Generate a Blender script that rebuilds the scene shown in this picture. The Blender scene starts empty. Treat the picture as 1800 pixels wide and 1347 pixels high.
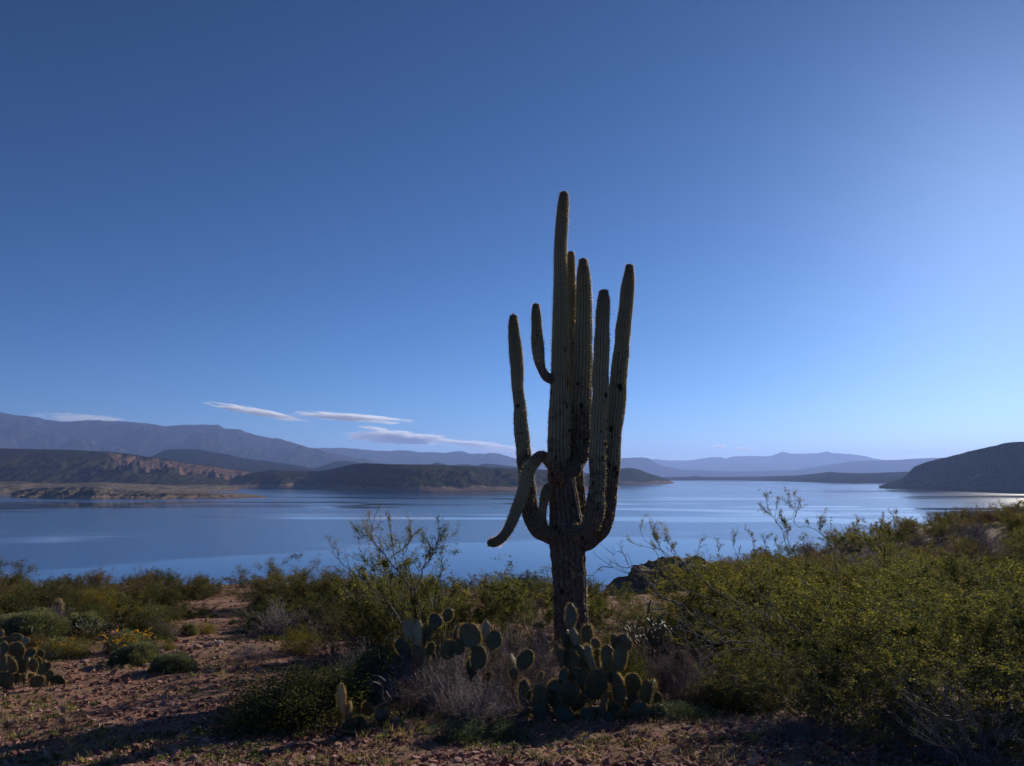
import bpy, math, random
import numpy as np
from mathutils import Vector, Matrix, Quaternion
R = math.radians
random.seed(7)
sc = bpy.context.scene
C = sc.collection

# ------------------------------------------------------------------ camera
F = 1386.0                      # focal length in photo pixels (photo 1800 x 1347)
PITCH = R(6.66)
cam_d = bpy.data.cameras.new('camera')
cam = bpy.data.objects.new('camera', cam_d); C.objects.link(cam)
cam_d.sensor_width = 36.0
cam_d.lens = 36.0 * F / 1800.0
cam_d.clip_start = 0.05; cam_d.clip_end = 200000
cam.location = (0, 0, 0)
cam.rotation_euler = (R(90) + PITCH, 0, 0)
sc.camera = cam

# ------------------------------------------------------------------ sky and sun
SUN_AZ, SUN_EL = R(34.8), R(18.0)
w = bpy.data.worlds.new('World'); sc.world = w; w.use_nodes = True
nt = w.node_tree; nt.nodes.clear()
sky = nt.nodes.new('ShaderNodeTexSky'); sky.sky_type = 'NISHITA'; sky.sun_disc = False
sky.sun_elevation = SUN_EL; sky.sun_rotation = SUN_AZ
sky.altitude = 900; sky.air_density = 0.7; sky.dust_density = 0.35; sky.ozone_density = 6.0
hs = nt.nodes.new('ShaderNodeHueSaturation'); hs.inputs['Saturation'].default_value = 1.02; hs.inputs['Value'].default_value = 0.80; hs.inputs['Hue'].default_value = 0.494
gm = nt.nodes.new('ShaderNodeGamma'); gm.inputs[1].default_value = 1.30
bg = nt.nodes.new('ShaderNodeBackground'); bg.inputs['Strength'].default_value = 0.052
ow = nt.nodes.new('ShaderNodeOutputWorld')
nt.links.new(sky.outputs[0], gm.inputs[0]); nt.links.new(gm.outputs[0], hs.inputs['Color']); nt.links.new(hs.outputs[0], bg.inputs[0]); nt.links.new(bg.outputs[0], ow.inputs[0])
sd = bpy.data.lights.new('sun', 'SUN'); sd.energy = 5.0; sd.angle = R(0.5); sd.color = (1.0, 0.92, 0.80)
so = bpy.data.objects.new('sun', sd); C.objects.link(so)
SV = Vector((math.sin(SUN_AZ) * math.cos(SUN_EL), math.cos(SUN_AZ) * math.cos(SUN_EL), math.sin(SUN_EL)))
so.rotation_euler = SV.to_track_quat('Z', 'Y').to_euler(); so.location = (30, 30, 30)
vs = sc.view_settings; vs.view_transform = 'Standard'; vs.look = 'None'; vs.gamma = 1; vs.use_curve_mapping = False
vs.exposure = 0.25
sc.cycles.max_bounces = 8; sc.cycles.volume_bounces = 6; sc.cycles.transparent_max_bounces = 16
WATER = -50.0

# ------------------------------------------------------------------ helpers
def tag(o, label=None, cat=None, group=None, kind=None):
    if label: o['label'] = label
    if cat: o['category'] = cat
    if group: o['group'] = group
    if kind: o['kind'] = kind
    return o

def mesh_np(name, verts, faces, smooth=True, mats=(), attrs=None):
    """faces: list of (M,k) int arrays"""
    me = bpy.data.meshes.new(name)
    verts = np.asarray(verts, dtype=np.float32)
    me.vertices.add(len(verts)); me.vertices.foreach_set('co', verts.ravel())
    faces = [np.asarray(f, dtype=np.int32) for f in faces if len(f)]
    loops = np.concatenate([f.ravel() for f in faces])
    starts = []; s = 0
    for f in faces:
        k = f.shape[1]; starts.append(s + np.arange(len(f)) * k); s += f.size
    starts = np.concatenate(starts).astype(np.int32)
    me.loops.add(len(loops)); me.loops.foreach_set('vertex_index', loops)
    me.polygons.add(len(starts)); me.polygons.foreach_set('loop_start', starts)
    if attrs:
        for an, av in attrs.items():
            a = me.attributes.new(an, 'FLOAT', 'POINT'); a.data.foreach_set('value', np.asarray(av, dtype=np.float32).ravel())
    me.update(calc_edges=True)
    me.polygons.foreach_set('use_smooth', np.full(len(starts), smooth, dtype=bool))
    for m in mats: me.materials.append(m)
    return me

def link(name, me, parent=None, loc=None):
    o = bpy.data.objects.new(name, me); C.objects.link(o)
    if parent: o.parent = parent
    if loc is not None: o.location = loc
    return o

def empty(name, loc, rz=0.0, s=1.0):
    o = bpy.data.objects.new(name, None); C.objects.link(o)
    o.location = loc; o.rotation_euler = (0, 0, rz); o.scale = (s, s, s) if not hasattr(s, '__len__') else s
    o.empty_display_size = 0.1
    return o

def copy_tree(o, parent=None):
    c = o.copy(); C.objects.link(c)
    if parent: c.parent = parent
    for ch in list(o.children): copy_tree(ch, c)
    return c

def grid_faces(nu, nv, wrap_u=False):
    i = np.arange(nv - 1)[:, None]; j = np.arange(nu if wrap_u else nu - 1)[None, :]
    a = i * nu + j; b = i * nu + (j + 1) % nu
    return np.stack([a, b, b + nu, a + nu], -1).reshape(-1, 4)

def _hash(ix, iy, iz, seed):
    h = (ix.astype(np.int64) * 374761393 + iy.astype(np.int64) * 668265263 + iz.astype(np.int64) * 2147483647 + seed * 974711) & 0xffffffff
    h = ((h ^ (h >> 13)) * 1274126177) & 0xffffffff
    h = ((h ^ (h >> 16)) * 2246822519) & 0xffffffff
    return ((h ^ (h >> 15)) & 0xffffff) / float(0xffffff)

def noise(x, y, z=None, seed=0):
    x = np.asarray(x, dtype=np.float64); y = np.asarray(y, dtype=np.float64)
    z = np.zeros_like(x) if z is None else np.asarray(z, dtype=np.float64)
    ix, iy, iz = np.floor(x), np.floor(y), np.floor(z)
    fx, fy, fz = x - ix, y - iy, z - iz
    fx = fx * fx * (3 - 2 * fx); fy = fy * fy * (3 - 2 * fy); fz = fz * fz * (3 - 2 * fz)
    r = 0
    for dx in (0, 1):
        for dy in (0, 1):
            for dz in (0, 1):
                wgt = (fx if dx else 1 - fx) * (fy if dy else 1 - fy) * (fz if dz else 1 - fz)
                r = r + wgt * _hash(ix + dx, iy + dy, iz + dz, seed)
    return r * 2 - 1

def fbm(x, y, z=None, o=4, seed=0, ridged=False):
    r = 0; a = 1; t = 0
    for k in range(o):
        f = 2 ** k
        n = noise(np.asarray(x) * f + 13.7 * k, np.asarray(y) * f + 5.1 * k, None if z is None else np.asarray(z) * f, seed + k)
        if ridged: n = 1 - 2 * np.abs(n)
        r = r + a * n; t += a; a *= 0.5
    return r / t

def ss(a, b, x):
    t = np.clip((np.asarray(x, dtype=np.float64) - a) / (b - a), 0, 1); return t * t * (3 - 2 * t)

CP, SP = math.cos(PITCH), math.sin(PITCH)
def ray(px, py):
    u = (px - 900) / F; v = -(py - 673.5) / F
    return Vector((u, CP - v * SP, SP + v * CP))
def P(px, py, Y):
    d = ray(px, py); return d * (Y / d.y)

def zg(X, Y):
    X = np.asarray(X, dtype=np.float64); Y = np.asarray(Y, dtype=np.float64)
    z = -1.25 - 0.09 * np.maximum(Y, 1.0)
    z = z + 2.5 * ss(8, 23, X) * ss(12, 33, Y)
    z = z + 0.25 * ss(2, 6, X) * ss(4, 6, Y) * (1 - ss(8, 14, Y)) * 0.4
    E = 26 - 3.0 * ss(-4, 2, X) + 16 * ss(3, 13, X)
    d = np.maximum(Y - E, 0)
    z = z - 0.62 * d * d / (d + 7)
    z = z + 0.16 * fbm(X / 3.1, Y / 3.1, o=3, seed=5) * ss(5, 9, Y) + 0.035 * fbm(X / 0.7, Y / 0.7, o=4, seed=9)
    return z
def zg1(x, y): return float(zg(np.array([x]), np.array([y]))[0])
def hit(px, py):
    d = ray(px, py); Y = 2.5
    while Y < 60:
        p = d * (Y / d.y)
        if p.z < zg1(p.x, p.y):
            lo, hi = Y - 0.1, Y
            for _ in range(12):
                m = (lo + hi) / 2; p = d * (m / d.y)
                if p.z < zg1(p.x, p.y): hi = m
                else: lo = m
            return d * (hi / d.y)
        Y += 0.1
    p = d * (26 / d.y); return Vector((p.x, p.y, zg1(p.x, p.y)))

# ------------------------------------------------------------------ materials
def newmat(name):
    m = bpy.data.materials.new(name); m.use_nodes = True
    n = m.node_tree.nodes; n.clear(); return m, m.node_tree
def N(t, typ, **kw):
    n = t.nodes.new(typ)
    for k, v in kw.items():
        if k.startswith('i_'): n.inputs[k[2:].replace('_', ' ')].default_value = v
        else: setattr(n, k, v)
    return n
def ramp(t, stops, src=None, interp='LINEAR'):
    r = t.nodes.new('ShaderNodeValToRGB'); cr = r.color_ramp; cr.interpolation = interp
    while len(cr.elements) < len(stops): cr.elements.new(0.5)
    for e, (p, c) in zip(cr.elements, stops):
        e.position = p; e.color = (c[0], c[1], c[2], 1) if hasattr(c, '__len__') else (c, c, c, 1)
    if src is not None: t.links.new(src, r.inputs[0])
    return r
def mixc(t, fac, a, b, mode='MIX'):
    m = t.nodes.new('ShaderNodeMix'); m.data_type = 'RGBA'; m.blend_type = mode
    for sock, v in ((0, fac), (6, a), (7, b)):
        if hasattr(v, 'links'): t.links.new(v, m.inputs[sock])
        elif sock == 0: m.inputs[0].default_value = v
        else: m.inputs[sock].default_value = (v[0], v[1], v[2], 1)
    return m.outputs[2]
def mth(t, op, a, b=0.0, clamp=False):
    m = t.nodes.new('ShaderNodeMath'); m.operation = op; m.use_clamp = clamp
    for k, v in ((0, a), (1, b)):
        if hasattr(v, 'links'): t.links.new(v, m.inputs[k])
        else: m.inputs[k].default_value = v
    return m.outputs[0]
def tnoise(t, scale, detail=4, rough=0.55, vec=None, dist=0.0):
    n = N(t, 'ShaderNodeTexNoise'); n.inputs['Scale'].default_value = scale; n.inputs['Detail'].default_value = detail
    n.inputs['Roughness'].default_value = rough; n.inputs['Distortion'].default_value = dist
    if vec is None:
        tc = N(t, 'ShaderNodeTexCoord'); vec = tc.outputs['Object']
    t.links.new(vec, n.inputs['Vector']); return n.outputs['Fac']
def vmap(t, scale, out='Object'):
    tc = N(t, 'ShaderNodeTexCoord'); mp = N(t, 'ShaderNodeMapping'); mp.inputs['Scale'].default_value = scale
    t.links.new(tc.outputs[out], mp.inputs[0]); return mp.outputs[0]
def finish(t, col, rough=0.9, bump=None, bstr=0.3, bdist=0.01, spec=0.2):
    b = N(t, 'ShaderNodeBsdfPrincipled')
    if hasattr(col, 'links'): t.links.new(col, b.inputs['Base Color'])
    else: b.inputs['Base Color'].default_value = (*col, 1)
    if hasattr(rough, 'links'): t.links.new(rough, b.inputs['Roughness'])
    else: b.inputs['Roughness'].default_value = rough
    b.inputs['Specular IOR Level'].default_value = spec
    if bump is not None:
        bn = N(t, 'ShaderNodeBump'); bn.inputs['Strength'].default_value = bstr; bn.inputs['Distance'].default_value = bdist
        t.links.new(bump, bn.inputs['Height']); t.links.new(bn.outputs[0], b.inputs['Normal'])
    o = N(t, 'ShaderNodeOutputMaterial'); t.links.new(b.outputs[0], o.inputs[0]); return b

def leaf_mat(name, c1, c2, c3=None, trans=0.45):
    m, t = newmat(name)
    g = N(t, 'ShaderNodeNewGeometry')
    stops = [(0.0, c1), (0.6, c2)] + ([(1.0, c3)] if c3 else [])
    r = ramp(t, stops, g.outputs['Random Per Island'])
    oi = N(t, 'ShaderNodeObjectInfo')
    k = ramp(t, [(0, (0.75, 0.78, 0.8)), (1, (1.25, 1.15, 1.0))], oi.outputs['Random'])
    col = mixc(t, 1.0, r.outputs[0], k.outputs[0], 'MULTIPLY')
    cn = tnoise(t, 3.2, 3, 0.6)
    col = mixc(t, 1.0, col, ramp(t, [(0.34, (0.58, 0.62, 0.70)), (0.5, (1.0, 1.0, 1.0)), (0.66, (1.7, 1.58, 1.15))], cn).outputs[0], 'MULTIPLY')  # noise tint imitates backlit highlights and dark interior of leaf clumps
    d = N(t, 'ShaderNodeBsdfDiffuse'); tr = N(t, 'ShaderNodeBsdfTranslucent')
    ty = mixc(t, 1.0, col, (1.2, 1.1, 0.65), 'MULTIPLY')
    t.links.new(col, d.inputs[0]); t.links.new(ty, tr.inputs[0])
    mx = N(t, 'ShaderNodeMixShader'); mx.inputs[0].default_value = trans
    t.links.new(d.outputs[0], mx.inputs[1]); t.links.new(tr.outputs[0], mx.inputs[2])
    gl = N(t, 'ShaderNodeBsdfGlossy'); gl.inputs['Roughness'].default_value = 0.45; gl.inputs[0].default_value = (1, 1, 1, 1)
    m2 = N(t, 'ShaderNodeMixShader'); m2.inputs[0].default_value = 0.008
    t.links.new(mx.outputs[0], m2.inputs[1]); t.links.new(gl.outputs[0], m2.inputs[2])
    o = N(t, 'ShaderNodeOutputMaterial'); t.links.new(m2.outputs[0], o.inputs[0]); return m

def bark_mat(name, c1, c2, sc_=14):
    m, t = newmat(name)
    n = tnoise(t, sc_, 5, 0.6)
    g = N(t, 'ShaderNodeNewGeometry')
    f = mth(t, 'ADD', mth(t, 'MULTIPLY', n, 0.7), mth(t, 'MULTIPLY', g.outputs['Random Per Island'], 0.3))
    r = ramp(t, [(0.3, c1), (0.7, c2)], f)
    finish(t, r.outputs[0], 0.85, n, 0.3, 0.004); return m

M = {}
M['creosote'] = leaf_mat('creosote leaf', (0.075, 0.092, 0.030), (0.142, 0.158, 0.052), (0.24, 0.228, 0.078), 0.5)
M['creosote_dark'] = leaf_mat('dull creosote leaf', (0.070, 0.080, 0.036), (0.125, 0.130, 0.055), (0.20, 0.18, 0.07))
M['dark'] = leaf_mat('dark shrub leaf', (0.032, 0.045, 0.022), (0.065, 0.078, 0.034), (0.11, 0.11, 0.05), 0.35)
M['mesquite'] = leaf_mat('mesquite leaf', (0.075, 0.075, 0.035), (0.13, 0.12, 0.055), (0.20, 0.165, 0.075), 0.42)
M['brown'] = leaf_mat('brown shrub leaf', (0.08, 0.065, 0.035), (0.14, 0.11, 0.055), (0.20, 0.15, 0.075), 0.35)
M['sage'] = leaf_mat('grey green leaf', (0.095, 0.125, 0.08), (0.16, 0.19, 0.12), (0.24, 0.26, 0.17), 0.3)
M['blue'] = leaf_mat('blue green leaf', (0.05, 0.085, 0.06), (0.085, 0.13, 0.085), (0.12, 0.16, 0.10), 0.3)
M['yellowgreen'] = leaf_mat('yellow green leaf', (0.10, 0.11, 0.02), (0.17, 0.16, 0.03), (0.24, 0.20, 0.04), 0.4)
M['herb'] = leaf_mat('herb leaf', (0.10, 0.14, 0.05), (0.16, 0.20, 0.08), (0.22, 0.24, 0.12), 0.35)
M['flower'] = leaf_mat('yellow flower', (0.65, 0.38, 0.015), (0.75, 0.48, 0.02), (0.8, 0.55, 0.04), 0.3)
M['straw'] = leaf_mat('dry grass', (0.22, 0.17, 0.11), (0.32, 0.26, 0.17), (0.42, 0.35, 0.24), 0.35)
M['stem'] = bark_mat('grey stem', (0.09, 0.075, 0.065), (0.22, 0.19, 0.17))
M['stem_dark'] = bark_mat('dark stem', (0.035, 0.028, 0.024), (0.09, 0.075, 0.065))
M['twig_grey'] = bark_mat('grey dead twig', (0.15, 0.12, 0.115), (0.32, 0.27, 0.26))
M['twig_red'] = bark_mat('red brown dead twig', (0.10, 0.06, 0.045), (0.22, 0.14, 0.11))
M['spine'] = leaf_mat('spine', (0.20, 0.15, 0.085), (0.32, 0.25, 0.15), (0.46, 0.38, 0.25), 0.4)
M['spine_gold'] = leaf_mat('saguaro spine', (0.40, 0.31, 0.20), (0.56, 0.46, 0.32), (0.70, 0.60, 0.45), 0.6)
M['spine_pale'] = leaf_mat('pale spine', (0.5, 0.45, 0.32), (0.62, 0.58, 0.42), (0.7, 0.66, 0.5), 0.5)

def saguaro_mat():
    m, t = newmat('saguaro skin')
    at = N(t, 'ShaderNodeAttribute', attribute_name='rib'); ag = N(t, 'ShaderNodeAttribute', attribute_name='age')
    n1 = tnoise(t, 5.0, 6, 0.6); n2 = tnoise(t, 1.0, 6, 0.7, vmap(t, (42, 42, 13)))
    green = ramp(t, [(0.25, (0.150, 0.158, 0.088)), (0.75, (0.265, 0.268, 0.160))], n1).outputs[0]
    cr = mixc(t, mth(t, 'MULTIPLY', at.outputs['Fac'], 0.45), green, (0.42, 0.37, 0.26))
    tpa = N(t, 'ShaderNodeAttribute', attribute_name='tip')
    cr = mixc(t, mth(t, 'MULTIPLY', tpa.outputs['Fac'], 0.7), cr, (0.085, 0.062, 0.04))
    bark = ramp(t, [(0.3, (0.045, 0.033, 0.026)), (0.52, (0.15, 0.11, 0.088)), (0.75, (0.30, 0.23, 0.19))], n2).outputs[0]
    f = mth(t, 'ADD', ag.outputs['Fac'], mth(t, 'MULTIPLY', mth(t, 'SUBTRACT', n1, 0.5), 1.2))
    f = ramp(t, [(0.42, 0.0), (0.62, 1.0)], f).outputs[0]
    c = mixc(t, f, cr, bark)
    # corky scars left by birds and age
    v = N(t, 'ShaderNodeTexVoronoi'); v.inputs['Scale'].default_value = 7.0
    tc = N(t, 'ShaderNodeTexCoord'); mp = N(t, 'ShaderNodeMapping'); mp.inputs['Scale'].default_value = (1, 1, 0.8)
    t.links.new(tc.outputs['Object'], mp.inputs[0])
    ns = N(t, 'ShaderNodeTexNoise'); ns.inputs['Scale'].default_value = 16
    t.links.new(mp.outputs[0], ns.inputs['Vector'])
    ad = N(t, 'ShaderNodeVectorMath', operation='MULTIPLY_ADD'); ad.inputs[1].default_value = (0.05, 0.05, 0.05)
    t.links.new(ns.outputs['Color'], ad.inputs[0]); t.links.new(mp.outputs[0], ad.inputs[2]); t.links.new(ad.outputs[0], v.inputs['Vector'])
    spot = ramp(t, [(0.15, 1.0), (0.24, 0.0)], v.outputs['Distance']).outputs[0]
    sel = ramp(t, [(0.46, 0.0), (0.50, 1.0)], v.outputs['Color']).outputs[0]
    v2_ = N(t, 'ShaderNodeTexVoronoi'); v2_.inputs['Scale'].default_value = 17.0; t.links.new(ad.outputs[0], v2_.inputs['Vector'])
    spot2 = mth(t, 'MULTIPLY', ramp(t, [(0.16, 1.0), (0.28, 0.0)], v2_.outputs['Distance']).outputs[0], ramp(t, [(0.55, 0.0), (0.60, 1.0)], v2_.outputs['Color']).outputs[0])
    spot = mth(t, 'MAXIMUM', spot, 0.0)
    amt = mth(t, 'MULTIPLY', mth(t, 'MAXIMUM', mth(t, 'MULTIPLY', spot, sel), mth(t, 'MULTIPLY', spot2, 0.85)), ramp(t, [(0.02, 0.0), (0.22, 1.0)], ag.outputs['Fac']).outputs[0])
    c = mixc(t, amt, c, (0.016, 0.013, 0.011))
    h = mth(t, 'SUBTRACT', n2, amt)
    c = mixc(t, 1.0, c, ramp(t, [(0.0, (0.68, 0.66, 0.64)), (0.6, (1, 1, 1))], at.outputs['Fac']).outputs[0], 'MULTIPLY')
    finish(t, c, 0.8, h, 0.9, 0.02, 0.25); return m
M['saguaro'] = saguaro_mat()

def pad_mat(name, c1, c2, c3):
    m, t = newmat(name)
    n = tnoise(t, 1.6, 5, 0.6); n2 = tnoise(t, 9, 3, 0.6)
    oi = N(t, 'ShaderNodeObjectInfo')
    f = mth(t, 'ADD', mth(t, 'MULTIPLY', n, 0.75), mth(t, 'MULTIPLY', oi.outputs['Random'], 0.35))
    c = ramp(t, [(0.3, c1), (0.55, c2), (0.85, c3)], f).outputs[0]
    v = N(t, 'ShaderNodeTexVoronoi'); v.inputs['Scale'].default_value = 9
    tc = N(t, 'ShaderNodeTexCoord'); t.links.new(tc.outputs['Object'], v.inputs['Vector'])
    dot = ramp(t, [(0.05, 1.0), (0.14, 0.0)], v.outputs['Distance']).outputs[0]
    c = mixc(t, mth(t, 'MULTIPLY', dot, 0.6), c, (0.10, 0.075, 0.04))
    sc1 = ramp(t, [(0.62, 0.0), (0.70, 1.0)], n2).outputs[0]
    c = mixc(t, mth(t, 'MULTIPLY', sc1, 0.4), c, (0.14, 0.12, 0.08))
    finish(t, c, 0.55, n2, 0.3, 0.01, 0.4); return m
M['pad'] = pad_mat('prickly pear pad', (0.040, 0.052, 0.030), (0.068, 0.082, 0.046), (0.11, 0.115, 0.06))
M['pad_yellow'] = pad_mat('yellowed and sunlit pad', (0.20, 0.17, 0.075), (0.32, 0.28, 0.13), (0.42, 0.37, 0.20))  # dying yellow; sunlight on some pads is put into this tone too
M['pad_pale'] = pad_mat('pale sunlit and dead pad', (0.16, 0.16, 0.10), (0.26, 0.25, 0.16), (0.34, 0.31, 0.22))  # pale tone paints sunlight on lit pads; also used for whitish dead ones
M['pad_brown'] = pad_mat('brown dry pad', (0.07, 0.05, 0.035), (0.12, 0.09, 0.06), (0.18, 0.14, 0.09))
M['barrel'] = pad_mat('young saguaro skin', (0.07, 0.085, 0.04), (0.11, 0.12, 0.06), (0.15, 0.15, 0.09))

def ground_mat():
    m, t = newmat('red gravelly soil')
    n1 = tnoise(t, 0.5, 5, 0.6); n2 = tnoise(t, 9, 6, 0.7); n3 = tnoise(t, 60, 4, 0.7)
    c = ramp(t, [(0.25, (0.14, 0.065, 0.045)), (0.5, (0.30, 0.158, 0.11)), (0.8, (0.42, 0.26, 0.19))], n2).outputs[0]
    c2 = mixc(t, ramp(t, [(0.45, 0.0), (0.65, 0.5)], n1).outputs[0], c, (0.17, 0.145, 0.085))
    c3 = mixc(t, 0.7, c2, ramp(t, [(0.3, (0.4, 0.4, 0.4)), (0.7, (1.3, 1.25, 1.2))], n3).outputs[0], 'MULTIPLY')
    h = mth(t, 'ADD', n2, mth(t, 'MULTIPLY', n3, 0.5))
    finish(t, c3, 0.95, h, 0.8, 0.02, 0.1); return m
M['ground'] = ground_mat()
def rock_mat(name, c1, c2, c3, s=1.2):
    m, t = newmat(name)
    g = N(t, 'ShaderNodeNewGeometry'); oi = N(t, 'ShaderNodeObjectInfo')
    n = tnoise(t, 12 * s, 5, 0.65)
    f = mth(t, 'ADD', mth(t, 'MULTIPLY', g.outputs['Random Per Island'], 0.5), mth(t, 'ADD', mth(t, 'MULTIPLY', n, 0.35), mth(t, 'MULTIPLY', oi.outputs['Random'], 0.2)))
    c = ramp(t, [(0.2, c1), (0.5, c2), (0.85, c3)], f).outputs[0]
    finish(t, c, 0.9, n, 0.5, 0.01, 0.2); return m
M['gravel'] = rock_mat('red gravel', (0.15, 0.060, 0.042), (0.35, 0.17, 0.125), (0.52, 0.34, 0.265), 2)
M['rock'] = rock_mat('red rock', (0.14, 0.055, 0.04), (0.24, 0.11, 0.085), (0.34, 0.22, 0.18), .8)
M['rock_grey'] = rock_mat('grey rock', (0.12, 0.11, 0.10), (0.24, 0.21, 0.19), (0.38, 0.34, 0.31), .8)
M['outcrop'] = rock_mat('dark outcrop rock', (0.05, 0.034, 0.028), (0.12, 0.08, 0.062), (0.26, 0.19, 0.13), .15)

def hill_mat(name, scrub1, scrub2, bare, ring=14.0, ring_col=(0.30, 0.22, 0.16), ring_col2=(0.20, 0.13, 0.095), nscale=0.02):
    m, t = newmat(name)
    tc = N(t, 'ShaderNodeTexCoord')
    sep = N(t, 'ShaderNodeSeparateXYZ'); t.links.new(tc.outputs['Object'], sep.inputs[0])
    n1 = tnoise(t, nscale, 8, 0.65); n2 = tnoise(t, nscale * 6, 6, 0.75); n3 = tnoise(t, nscale * 0.35, 4, 0.6)
    n4 = tnoise(t, nscale * 16, 4, 0.8)
    sc_ = ramp(t, [(0.42, scrub1), (0.56, scrub2)], mth(t, 'ADD', mth(t, 'MULTIPLY', n2, 0.5), mth(t, 'MULTIPLY', n4, 0.5))).outputs[0]
    at = N(t, 'ShaderNodeAttribute', attribute_name='bare')
    f = mth(t, 'ADD', at.outputs['Fac'], mth(t, 'MULTIPLY', mth(t, 'SUBTRACT', n1, 0.5), 1.1))
    f = ramp(t, [(0.38, 0.0), (0.62, 1.0)], f).outputs[0]
    b2 = mixc(t, ramp(t, [(0.35, 0.0), (0.65, 0.8)], n2).outputs[0], bare, [x * 0.55 for x in bare])
    c = mixc(t, f, sc_, b2)
    hgt = mth(t, 'SUBTRACT', sep.outputs['Z'], WATER)
    hh = mth(t, 'ADD', hgt, mth(t, 'MULTIPLY', mth(t, 'SUBTRACT', n3, 0.5), ring * 2.2))
    rf = ramp(t, [(0.45, 1.0), (0.55, 0.0)], mth(t, 'DIVIDE', hh, ring * 2)).outputs[0]
    wv = N(t, 'ShaderNodeTexNoise'); wv.noise_dimensions = '1D'; wv.inputs['Scale'].default_value = 0.8; wv.inputs['Detail'].default_value = 3
    t.links.new(hgt, wv.inputs['W'])
    rc = mixc(t, ramp(t, [(0.4, 0.0), (0.6, 1.0)], wv.outputs['Fac']).outputs[0], ring_col, ring_col2)
    rc = mixc(t, ramp(t, [(0.45, 0.0), (0.7, 0.55)], n2).outputs[0], rc, scrub2)
    c = mixc(t, rf, c, rc)
    finish(t, c, 1.0, n2, 0.6, 6.0, 0.0); return m

def water_mat():
    m, t = newmat('lake water')
    v1 = vmap(t, (0.0010, 0.0024, 1)); v1.node.inputs['Rotation'].default_value = (0, 0, 0.18); v2 = vmap(t, (0.004, 0.012, 1)); v3 = vmap(t, (0.5, 0.8, 1))
    n1 = tnoise(t, 1.0, 3, 0.5, v1, 1.2); n2 = tnoise(t, 1.0, 3, 0.5, v2, 0.8); n3 = tnoise(t, 1.0, 3, 0.5, v3)
    f = mth(t, 'ADD', mth(t, 'MULTIPLY', n1, 0.72), mth(t, 'MULTIPLY', n2, 0.28))
    tcw = N(t, 'ShaderNodeTexCoord'); sp_w = N(t, 'ShaderNodeSeparateXYZ'); t.links.new(tcw.outputs['Object'], sp_w.inputs[0])
    wl = mth(t, 'ADD', mth(t, 'MULTIPLY', sp_w.outputs['X'], 0.78), mth(t, 'MULTIPLY', tnoise(t, 1.0, 4, 0.5, vmap(t, (0.004, 0.005, 1)), 0.5), 260))
    wl = mth(t, 'SUBTRACT', mth(t, 'ADD', wl, 486), sp_w.outputs['Y'])           # lee water under the near shore
    lee = mth(t, 'MULTIPLY', mth(t, 'ADD', mth(t, 'DIVIDE', wl, 60), 0.5, True), 0.10)
    f = mth(t, 'ADD', f, lee)
    rg = ramp(t, [(0.46, 0.12), (0.55, 0.11), (0.585, 0.05), (0.66, 0.035)], f).outputs[0]
    calm = ramp(t, [(0.52, 1.0), (0.575, 0.04)], f).outputs[0]
    b = N(t, 'ShaderNodeBsdfPrincipled'); b.inputs['Base Color'].default_value = (0.014, 0.055, 0.15, 1)
    b.inputs['IOR'].default_value = 1.33; t.links.new(rg, b.inputs['Roughness'])
    bn = N(t, 'ShaderNodeBump'); bn.inputs['Distance'].default_value = 0.12
    t.links.new(mth(t, 'MULTIPLY', calm, 0.85), bn.inputs['Strength']); t.links.new(n3, bn.inputs['Height'])
    t.links.new(bn.outputs[0], b.inputs['Normal'])
    o = N(t, 'ShaderNodeOutputMaterial'); t.links.new(b.outputs[0], o.inputs[0]); return m
M['water'] = water_mat()

# ------------------------------------------------------------------ near ground
def axis(lo, a, b, hi, fine, coarse_growth=1.12):
    mid = list(np.arange(a, b, fine)); out = mid[:]
    s = fine; x = mid[-1]
    while x < hi: s *= coarse_growth; x += s; out.append(x)
    s = fine; x = mid[0]; pre = []
    while x > lo: s *= coarse_growth; x -= s; pre.append(x)
    return np.array(pre[::-1] + out)
gx = axis(-160, -6.5, 6.0, 200, 0.06, 1.045); gy = axis(-40, 4.2, 10.5, 170, 0.05, 1.035)
GX, GY = np.meshgrid(gx, gy)
GZ = zg(GX, GY) + 0.02 * fbm(GX / 0.16, GY / 0.16, o=3, seed=31)
GZ = np.maximum(GZ, WATER - 3)
me = mesh_np('ground', np.stack([GX, GY, GZ], -1).reshape(-1, 3), [grid_faces(len(gx), len(gy))], True, [M['ground']])
tag(link('ground', me), kind='structure')

# ------------------------------------------------------------------ lake
wx = np.array([-60000, -8000, -2000, 0, 2000, 8000, 60000.0])
WX, WY = np.meshgrid(wx, wx)
me = mesh_np('lake', np.stack([WX, WY, np.full_like(WX, WATER)], -1).reshape(-1, 3), [grid_faces(7, 7)], True, [M['water']])
tag(link('lake_water', me), kind='structure')

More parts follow.
